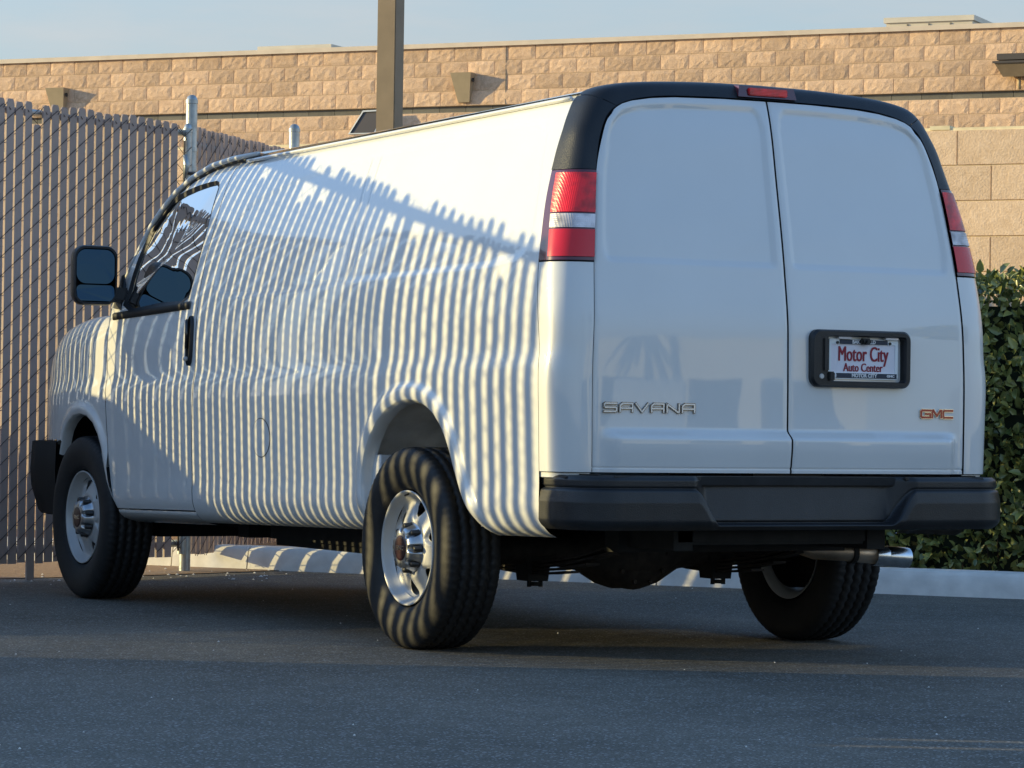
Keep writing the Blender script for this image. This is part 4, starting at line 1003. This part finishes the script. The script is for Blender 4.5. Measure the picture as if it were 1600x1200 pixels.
def disc():
    nr, na = 26, 216; rs = np.linspace(.098,.192,nr); th_ = np.linspace(0,2*PI,na+1)[:-1]
    R, T = np.meshgrid(rs, th_, indexing='ij'); nh = 6; ph = math.radians(100)
    best = None; A = R*np.cos(T); B = R*np.sin(T); keep = np.ones((nr-1,na),bool); bx = np.zeros_like(R)
    dep = np.interp(rs,[.098,.115,.135,.165,.182,.192],[-.078,-.078,-.070,-.056,-.054,-.060])[:,None]+0*T
    for k in range(nh):
        a0 = ph+2*PI*k/nh; ca, sa = math.cos(a0), math.sin(a0)
        u = A*ca+B*sa-.152; v = -A*sa+B*ca
        # rounded triangle, wide side outwards
        hw_ = .021+.55*(u)*1; hwc = np.clip(.030+.50*u,.010,.05)
        q = (u/.031)**2+(v/hwc)**2; rr = np.sqrt(q); ins = rr < 1
        dep = dep+.012*np.exp(-((rr-1)/.35)**2)*(rr>.4)
        f_ = np.where(ins, 1/np.maximum(rr,1e-4), 1); u2_ = np.where(ins & (rr>.25),u*f_,u); v2_ = np.where(ins&(rr>.25),v*f_,v)
        A = np.where(ins,(u2_+.152)*ca-v2_*sa,A); B = np.where(ins,(u2_+.152)*sa+v2_*ca,B)
        i2 = np.roll(ins,-1,axis=1); keep &= ~(ins[:-1]&ins[1:]&i2[:-1]&i2[1:])
    vs = list(zip(dep.ravel().tolist(),A.ravel().tolist(),B.ravel().tolist())); fs = []
    for i in range(nr-1):
        for j in range(na):
            if keep[i,j]: fs.append((i*na+j,i*na+(j+1)%na,(i+1)*na+(j+1)%na,(i+1)*na+j))
    return mesh('disc',vs,fs,True)
disc_me = disc(); disc_me.materials.append(M['steel'])
def hubcap():
    n = 128; prof = [(-.070,.100),(-.076,.099),(-.078,.094),(-.086,.090),(-.098,.085),(-.112,.080),(-.120,.076),(-.125,.068),(-.1265,.056),(-.1265,.0)]
    vs = []; m_ = len(prof)
    for k in range(n):
        t_ = 2*PI*k/n; fl = max(0,math.cos(8*t_))**.6
        for j,(a,r) in enumerate(prof):
            dd = {3:.010,4:.019,5:.019,6:.016,7:.008}.get(j,0)*fl; vs.append((a,(r-dd)*math.cos(t_),(r-dd)*math.sin(t_)))
    fs = [(k*m_+j,((k+1)%n)*m_+j,((k+1)%n)*m_+j+1,k*m_+j+1) for k in range(n) for j in range(m_-1)]
    return mesh('hub_cap',vs,fs,True)
cap_me = hubcap(); cap_me.materials.append(M['chrome'])
g = G().lathe([(-.1275,0),(-.1290,.040),(-.1275,.048),(-.124,.050)],40); emb_me = mesh('emblem',*g.t(),smooth=True); emb_me.materials.append(M['redem'])
g = G().lathe([(-.030,.0),(-.030,.011),(-.002,.012),(0,.015)],12); nut_me = mesh('lug_nut',*g.t(),smooth=True); nut_me.materials.append(M['nut'])
g = G().lathe([(.075,.03),(-.005,.03),(-.010,.10),(-.004,.165),(.01,.172),(.075,.172)],48); drum_me = mesh('brake_drum',*g.t(),smooth=True); drum_me.materials.append(M['dark'])
def emb_letters():
    g = strokes(LET['G'],.0022,-.030,-.006,.016,.013,-.1302,-.128); g2_ = strokes(LET['M'],.0022,-.009,-.006,.018,.013,-.1302,-.128); g3 = strokes(LET['C'],.0022,.014,-.006,.016,.013,-.1302,-.128)
    out = G()
    for q in (g,g2_,g3): out.add([(y,-x,z) for x,y,z in q.v], q.f)
    return out
embl_me = mesh('emblem_letters', *emb_letters().t()); embl_me.materials.append(M['chromeb'])
for (x,y,sgn,rot,lab) in ((-.865,0,1,.0,None),(-.862,3.429,1,.55,None),(.865,0,-1,.9,None),(.862,3.429,-1,2.1,None)):
    wh = obj('wheel', tyre_me, None, None); wh.name = 'wheel'; wh.parent = van
    wh.location = (x,y,.3855); wh.rotation_euler = (rot,0,0 if sgn == 1 else PI)
    for nm, me in (('rim',rim_me),('rim_barrel',barrel_me),('disc',disc_me),('hub_cap',cap_me),('emblem',emb_me),('brake_drum',drum_me)):
        c = obj(nm, me, None, wh)
    obj('emblem_letters', embl_me, None, wh).rotation_euler = (-rot,0,0)
    g = G().tube([(-.094,.0,.206),(-.112,.0,.199)], .004, 8); obj('valve_stem', g.t(), M['nut'], wh)
    for k in range(8):
        c = obj('lug_nut', nut_me, None, wh); a = 2*PI*k/8; c.location = (-.082,.084*math.cos(a),.084*math.sin(a))
# ---- underbody
g = G(); g.box(-.86,.86,-1.05,3.9,.56,.60); obj('floor_pan', g.t(), M['dark'], van)
g = G()
for s_ in (-1,1):
    g.box(s_*.42-.04,s_*.42+.04,.55,4.0,.36,.50); g.box(s_*.42-.04,s_*.42+.04,-.75,.55,.47,.56); g.box(s_*.42-.04,s_*.42+.04,-1.12,-.75,.42,.54)
obj('frame_rail', g.t(), M['dark'], van)
for q in ((-.55,.55,1.0,1.10,.34,.44),(-.6,.6,2.3,2.42,.33,.45),(-.5,.5,-.80,-.70,.40,.52),(-.66,.66,3.2,3.55,.30,.42)): obj('crossmember', G().box(*q).t(), M['dark'], van)
g = G(); g.box(-.62,-.10,.62,2.05,.31,.52,.03); obj('fuel_tank', g.t(), M['dark'], van)
g = G(); g.box(-.16,.16,2.2,3.2,.30,.55,.05); g.tube([(0,2.2,.42),(0,.25,.39)], .04, 12); obj('transmission', g.t(), M['rust'], van)
g = G(); g.tube([(-.80,0,.375),(.80,0,.375)], .055, 20); g.lathe([(-.13,.06),(-.12,.12),(-.06,.145),(.08,.14),(.16,.06)],28,'y',(.005,0,.362))
# banjo housing tapering into the tubes
vs = []; 
for x,r_ in ((-.34,.055),(-.22,.075),(-.12,.130),(-.06,.148),(.07,.148),(.13,.130),(.23,.075),(.36,.055)): vs.append((x,r_))
g.lathe(vs,28,'x',(0,0,.368)); obj('rear_axle', g.t(), M['rust'], van, True)
g = G()
for k in range(10):
    a = 2*PI*k/10; g.lathe([(-.012,0),(-.012,.009),(0,.009)],6,'y',(.005+.115*math.cos(a),-.128,.362+.115*math.sin(a)))
obj('cover_bolt', g.t(), M['rust'], van)
for s_ in (-1,1):
    x = s_*.42+.005
    g = G(); pts = [(x,-.78,.44),(x,-.4,.36),(x,0,.315),(x,.45,.35),(x,.80,.42)]
    for k,w_ in enumerate((1,.8,.6,.4)):
        pp = [(x,p[1]*w_,.315+(p[2]-.315)*w_*w_-.012*k) for p in pts]
        for a,b_ in zip(pp[:-1],pp[1:]): g.add([(a[0]-.03,a[1],a[2]),(a[0]+.03,a[1],a[2]),(b_[0]+.03,b_[1],b_[2]),(b_[0]-.03,b_[1],b_[2]),(a[0]-.03,a[1],a[2]+.009),(a[0]+.03,a[1],a[2]+.009),(b_[0]+.03,b_[1],b_[2]+.009),(b_[0]-.03,b_[1],b_[2]+.009)],[(0,1,2,3),(4,7,6,5),(0,4,5,1),(3,2,6,7),(0,3,7,4),(1,5,6,2)])
    obj('leaf_spring', g.t(), M['rust'], van)
    g = G(); g.add([(x-.06,-.05,.38),(x+.06,-.05,.38),(x+.042,-.05,.255),(x-.042,-.05,.255),(x-.06,.05,.38),(x+.06,.05,.38),(x+.042,.05,.255),(x-.042,.05,.255)],[(0,1,2,3),(4,7,6,5),(0,4,5,1),(1,5,6,2),(2,6,7,3),(3,7,4,0)])
    for dx_ in (-.025,.025): g.tube([(x+dx_,-.02,.26),(x+dx_,-.02,.232)], .009, 8)
    g.tube([(x,-.02,.25),(x,-.02,.236)], .028, 10)
    obj('spring_plate', g.t(), M['dark'], van)
    g = G(); g.tube([(s_*.55,.10,.30),(s_*.50,.22,.58)], .028, 12); g.tube([(s_*.545,.12,.34),(s_*.51,.19,.52)], .034, 12); obj('shock_absorber', g.t(), M['dark'], van, True)
# fuel tank strap, hitch bar
g = G(); g.tube([(-.80,-.35,.47),(-.30,-.60,.52),(.30,-.60,.50),(.60,-.40,.48)], .018, 8); obj('sway_bar', g.t(), M['dark'], van, True)
g = G(); g.box(-.45,.38,-1.12,-.98,.44,.50,.01); obj('rear_crossmember', g.t(), M['dark'], van)
# exhaust
g = G(); g.tube([(.30,1.9,.40),(.32,.9,.41),(.38,.45,.46),(.40,.10,.55),(.40,-.25,.53),(.42,-.50,.43),(.47,-.64,.395),(.58,-.70,.39),(.73,-.705,.376)], .036, 18); ex = obj('exhaust_pipe', g.t(), M['pipe'], van, True)
g = G(); g.lathe([(0,.0345),(0,.0395),(.004,.0405),(.055,.0402),(.057,.0392),(.061,.0402),(.150,.0405),(.158,.0395),(.158,.0360),(.02,.0355)],32,'x',(0,0,0))
tp = obj('exhaust_tip', g.t(), M['tip'], ex, True, sharp=40); tp.location = (.70,-.704,.3765); tp.rotation_euler = (0,.07,-.02)
g = G(); g.lathe([(-.01,.036),(-.01,.044),(.01,.044),(.01,.036)],20,'x',(.60,-.70,.388)); obj('exhaust_clamp', g.t(), M['dark'], van)
# ---- side mirrors
def mirror(s_):
    hx, hy, hz = 1.075, 3.02, 1.517; W2, H2 = .108, .138
    shp = rrect(hx-W2,hx+W2,hz-H2,hz+H2,.055,8); n = len(shp); vs = []
    for (sc,yy_) in ((.55,.13),(.86,.105),(1,.06),(1.0,.0),(.97,-.012),(.90,-.012),(.885,-.004)):
        vs += [(s_*(hx+(x-hx)*sc-.012*(yy_>.05)),hy+yy_,hz+(z-hz)*sc) for x,z in shp]
    fs = [(k*n+i,k*n+(i+1)%n,(k+1)*n+(i+1)%n,(k+1)*n+i) for k in range(6) for i in range(n)]+[tuple(range(n))]
    m_ = obj('side_mirror', (vs,fs), M['black'], van, True, sharp=45); fixn(m_)
    g = G(); g.box(min(s_*.90,s_*1.0),max(s_*.90,s_*1.0),hy-.005,hy+.075,1.395,1.465,.012); g.add([(s_*.905,hy-.01,1.36),(s_*.905,hy+.12,1.37),(s_*.905,hy+.06,1.53),(s_*.945,hy+.0,1.36),(s_*.945,hy+.10,1.37),(s_*.925,hy+.05,1.52)],[(0,1,2),(3,5,4),(0,3,4,1),(1,4,5,2),(2,5,3,0)]); obj('mirror_arm', g.t(), M['black'], m_)
    up_ = rrect(hx-W2*.86,hx+W2*.86,hz-H2*.28,hz+H2*.86,.045,8); lo = rrect(hx-W2*.86,hx+W2*.86,hz-H2*.86,hz-H2*.33,.022,6)
    obj('mirror_glass', ([(s_*x,hy-.006,z) for x,z in up_],[tuple(range(len(up_)))]), M['mirror'], m_)
    obj('mirror_glass', ([(s_*x,hy-.006-.004*(z<hz-H2*.6),z) for x,z in lo],[tuple(range(len(lo)))]), M['mirror'], m_)
for s_ in (-1,1): mirror(s_)
# ---- cabin
g = G(); g.box(-.84,.84,1.9,3.25,.62,.68); g.box(-.80,.80,2.95,3.30,.85,1.22,.05); obj('dashboard', g.t(), M['interior'], van)
for s_ in (-1,1):
    g = G(); g.box(s_*.45-.25,s_*.45+.25,2.05,2.60,.80,1.02,.05); st_ = obj('seat', g.t(), M['seat'], van)
    g = G(); g.box(s_*.45-.24,s_*.45+.24,1.98,2.12,1.0,1.58,.05); obj('backrest', g.t(), M['seat'], st_)
    g = G(); g.box(s_*.45-.13,s_*.45+.13,2.0,2.09,1.60,1.76,.03); obj('headrest', g.t(), M['seat'], st_)
g = G()
pts = [(-.45+.19*math.cos(a), 2.78+.08*math.sin(a), 1.28+.17*math.sin(a)) for a in [2*PI*k/28 for k in range(29)]]; g.tube(pts, .016, 8); g.tube([(-.45,2.80,1.28),(-.45,3.05,1.15)], .03, 8); g.tube([(-.63,2.78,1.28),(-.27,2.78,1.28)], .014, 6)
obj('steering_wheel', g.t(), M['interior'], van, True)
g = G(); g.box(-.70,.70,1.86,1.88,.62,2.0); obj('cargo_bulkhead', g.t(), M['interior'], van)

# ------------------------------------------------------------------ fixtures on the big building
def bpt(px_lat, px_dep): return None
def on_building(xl, z, y=0): return BP+BW*xl+Vector((-BW.y,BW.x,0))*y+Vector((0,0,z))
def sconce(xl, ztop_, lab):
    s_ = thing('wall_light', lab, 'wall light', on_building(xl, ztop_), brot, 'wedge lights on the block building')
    wt, wb, h, dt, db = .155, .085, .40, .17, .05
    g = G(); g.add([(-wt,-dt,0),(wt,-dt,0),(wb,-db,-h),(-wb,-db,-h),(-wt,.02,0),(wt,.02,0),(wb,.02,-h),(-wb,.02,-h)],[(0,3,2,1),(4,5,6,7),(0,1,5,4),(3,7,6,2),(0,4,7,3),(1,2,6,5)]); fixn(obj('housing', g.t(), M['sconce'], s_))
    g = G().lathe([(0,.0),(0,.022),(.012,.026),(.014,.030),(.02,.030)],20,'x',(wt-.012,-.09,-.10)); obj('photocell', g.t(), M['bronze'], s_); return s_

sconce(-7.905, 5.605, 'tan wedge shaped wall light above the van roof, right of the brown pole')
sconce(-14.40, 5.575, 'tan wedge shaped wall light just above the slatted gate at far left')
rtu(-11.30,-10.18,5.9,6.125,1.5,.35,'cream rooftop unit on the parapet left of the brown pole')
rtu(-2.0,-.84,5.9,6.195,1.4,.35,'cream rooftop unit on the parapet above the right rear door')
f_ = thing('floodlight', 'white rimmed floodlight on the wall ledge seen just over the van roof', 'floodlight', on_building(-9.25, 4.78), brot)
g = G(); F0 = [(-.30,-.30,0),(.12,-.30,0),(.22,-.14,.35),(-.155,-.14,.342)]; I0 = [(-.272,-.298,.015),(.098,-.298,.015),(.190,-.152,.328),(-.140,-.152,.320)]
B0 = [(-.24,-.05,-.02),(.20,-.05,-.02),(.30,.0,.22),(-.10,.0,.22)]
g.add(F0+I0+B0,[(0,1,5,4),(1,2,6,5),(2,3,7,6),(3,0,4,7),(0,8,9,1),(1,9,10,2),(2,10,11,3),(3,11,8,0),(8,11,10,9)])
obj('housing', g.t(), M['alu'], f_)
obj('lens', ([(x,y+.02,z) for x,y,z in I0],[(0,1,2,3)]), M['bronze'], f_); g = G(); g.tube([(0,-.08,.0),(0,0,-.02),(0,.03,-.1)],.02,8); obj('bracket', g.t(), M['alu'], f_)
f_ = thing('floodlight', 'brown floodlight on a short stem on the wall ledge at the right edge', 'floodlight', on_building(-.10, 5.165), brot)
g = G(); g.add([(-.27,-.30,.33),(.25,-.30,.33),(.25,.02,.37),(-.27,.02,.37),(-.17,-.22,.15),(.16,-.22,.15),(.16,-.04,.17),(-.17,-.04,.17)],[(0,3,2,1),(4,5,6,7),(0,1,5,4),(1,2,6,5),(2,3,7,6),(3,0,4,7)]); fixn(obj('housing', g.t(), M['pole'], f_))
obj('top_box', G().box(-.26,.10,-.20,-.02,.372,.45).t(), M['bronze'], f_)
obj('rim', G().box(-.285,.265,-.315,-.298,.318,.345).t(), M['bronze'], f_)
obj('stem', G().tube([(.01,-.10,.16),(.01,-.08,.0)],.022,10).t(), M['sconce'], f_, True)
# square brown pole behind the van
PP = site(-.945, 24.0)
po = thing('light_pole', 'tall square brown pole rising behind the van into the sky', 'pole', PP, brot)
obj('shaft', G().box(-.076,.076,-.076,.076,.05,9.0,.006).t(), M['pole'], po); obj('base_plate', G().box(-.16,.16,-.16,.16,0,.05).t(), M['bronze'], po)
# parked hatchback beyond the gate: hides the low sun from the front wheel
hb = thing('parked_hatchback', 'dark grey hatchback parked on the far side of the slatted gate', 'car', (-5.2,3.5,0))
prof = [(y_,z_*1.075) for y_,z_ in [(0,.35),(.02,.70),(.15,.88),(.75,1.06),(1.05,1.16),(1.45,1.47),(1.78,1.645),(2.3,1.69),(3.3,1.66),(3.8,1.50),(4.15,1.05),(4.2,.40)]]
M['carpaint'] = simple('dark_grey_car_paint', (.05,.055,.06), .35, coat=1)
vs = []
for x,inz in ((-.86,.0),(-.80,.04),(.80,.04),(.86,.0)): vs += [(x*(1 if z < 1.0 else .90), y, z-(inz if z > 1 else 0)*-.3) for y,z in prof]
n = len(prof); fixn(obj('body', (vs,[(k*n+i,k*n+i+1,(k+1)*n+i+1,(k+1)*n+i) for k in range(3) for i in range(n-1)]+[tuple(range(n)),tuple(3*n+i for i in range(n))]), M['carpaint'], hb))
for x in (-.79,.79):
    for y in (.8,3.35): obj('wheel', G().lathe([(-.1,0),(-.1,.20),(-.1,.31),(.1,.31),(.1,.2),(.1,0)],28,'x',(x*.93,y,.31)).t(), M['rubber'], hb)
obj('side_window', G().add([(.795,1.15,1.12),(.795,3.6,1.12),(.775,3.2,1.55),(.775,1.7,1.55)],[(0,1,2,3)]).t(), M['blackgloss'], hb)

# ------------------------------------------------------------------ behind the camera, seen only as reflections in the paint
far = thing('showroom_building', 'long low white showroom building on the far side of the lot', 'building', (17.5,-37.5,0), .50)
obj('wall', G().box(-7,9,-8,0,0,3.9).t(), M['stucco'], far)
for k in range(4): obj('window', G().box(-6+k*3.6,-3.8+k*3.6,.001,.03,.3,2.6).t(), M['blackgloss'], far)
def tree(nm, lab, p, h, r, kind):
    t_ = thing(nm, lab, 'tree', p); rr = random.Random(int(h*100))
    obj('trunk', G().tube([(0,0,0),(.05,0,h*.5),(0,.1,h*.95)],[.22,.16,.12],10).t(), M['bark'], t_)
    g = G()
    if kind == 'palm':
        for k in range(46):
            a = rr.uniform(0,2*PI); e = rr.uniform(-.9,1.1); L = rr.uniform(1.3,1.9)
            for q in range(5):
                t0, t1 = q/5, (q+1)/5
                P0 = Vector((math.cos(a)*L*t0*math.cos(e),math.sin(a)*L*t0*math.cos(e),h*.95+L*t0*math.sin(e)-.7*t0*t0)); P1_ = Vector((math.cos(a)*L*t1*math.cos(e),math.sin(a)*L*t1*math.cos(e),h*.95+L*t1*math.sin(e)-.7*t1*t1))
                s_ = Vector((-math.sin(a),math.cos(a),0))*.16*(1-t0*.6); g.add([P0-s_,P0+s_,P1_+s_*.8,P1_-s_*.8],[(0,1,2,3)])
    else:
        for k in range(1600):
            v = Vector((rr.gauss(0,1),rr.gauss(0,1),rr.gauss(0,1))).normalized()*r*(.5+.5*rr.random()**.5); v.z *= .75; c = Vector((0,0,h))+v; s_ = rr.uniform(.12,.28)
            d1 = Vector((rr.gauss(0,1),rr.gauss(0,1),rr.gauss(0,1))).normalized()*s_; d2 = d1.orthogonal().normalized()*s_*.6; g.add([c-d1,c+d2,c+d1,c-d2],[(0,1,2,3)])
    structure(obj('crown', g.t(), M['leaf'], t_), 'stuff')
tree('palm_tree','slim fan palm in front of the white showroom', (5,-30,0), 7.5, 2, 'palm')
tree('palm_tree','taller fan palm further along the far side of the lot', (11.5,-33,0), 8.2, 2, 'palm')
tree('shade_tree','round shade tree on the far side of the lot', (25,-26,0), 5.6, 2.6, 'round')
lot = [(4.2,-19.5,.5,M['carpaint'],'dark grey car parked across the lot from the van'),(7.6,-18.2,.5,M['alu'],'silver car parked across the lot from the van'),(10.6,-16.4,.5,M['carpaint'],'charcoal car parked beside the silver one across the lot'),(15.5,-14.5,.5,M['alu'],'pale car parked alone across the lot')]
for la,de,ro,mt,lab in lot:
    c_ = thing('parked_car', lab, 'car', (la,de,0), ro+PI, 'cars parked across the lot')
    bd = C.objects['parked_hatchback'].children[0]
    o = obj('body', bd.data.copy(), None, c_); o.data.materials.clear(); o.data.materials.append(mt)
    for x in (-.79,.79):
        for y in (.8,3.35): obj('wheel', G().lathe([(-.1,0),(-.1,.31),(.1,.31),(.1,0)],24,'x',(x*.93,y,.31)).t(), M['rubber'], c_)

wh_ = thing('added_horizon_block', 'added low brown building beyond the slatted fence, unseen, dimming bright horizon reflections', 'building', (-30,14,0), -.15)  # added unseen block: cuts bright horizon sky out of the glass reflections
obj('wall', G().box(-8,0,-26,22,0,4.2).t(), M['smooth_block'], wh_); obj('roof_edge', G().box(-8.1,.1,-26.1,22.1,4.201,4.4).t(), M['pole'], wh_)
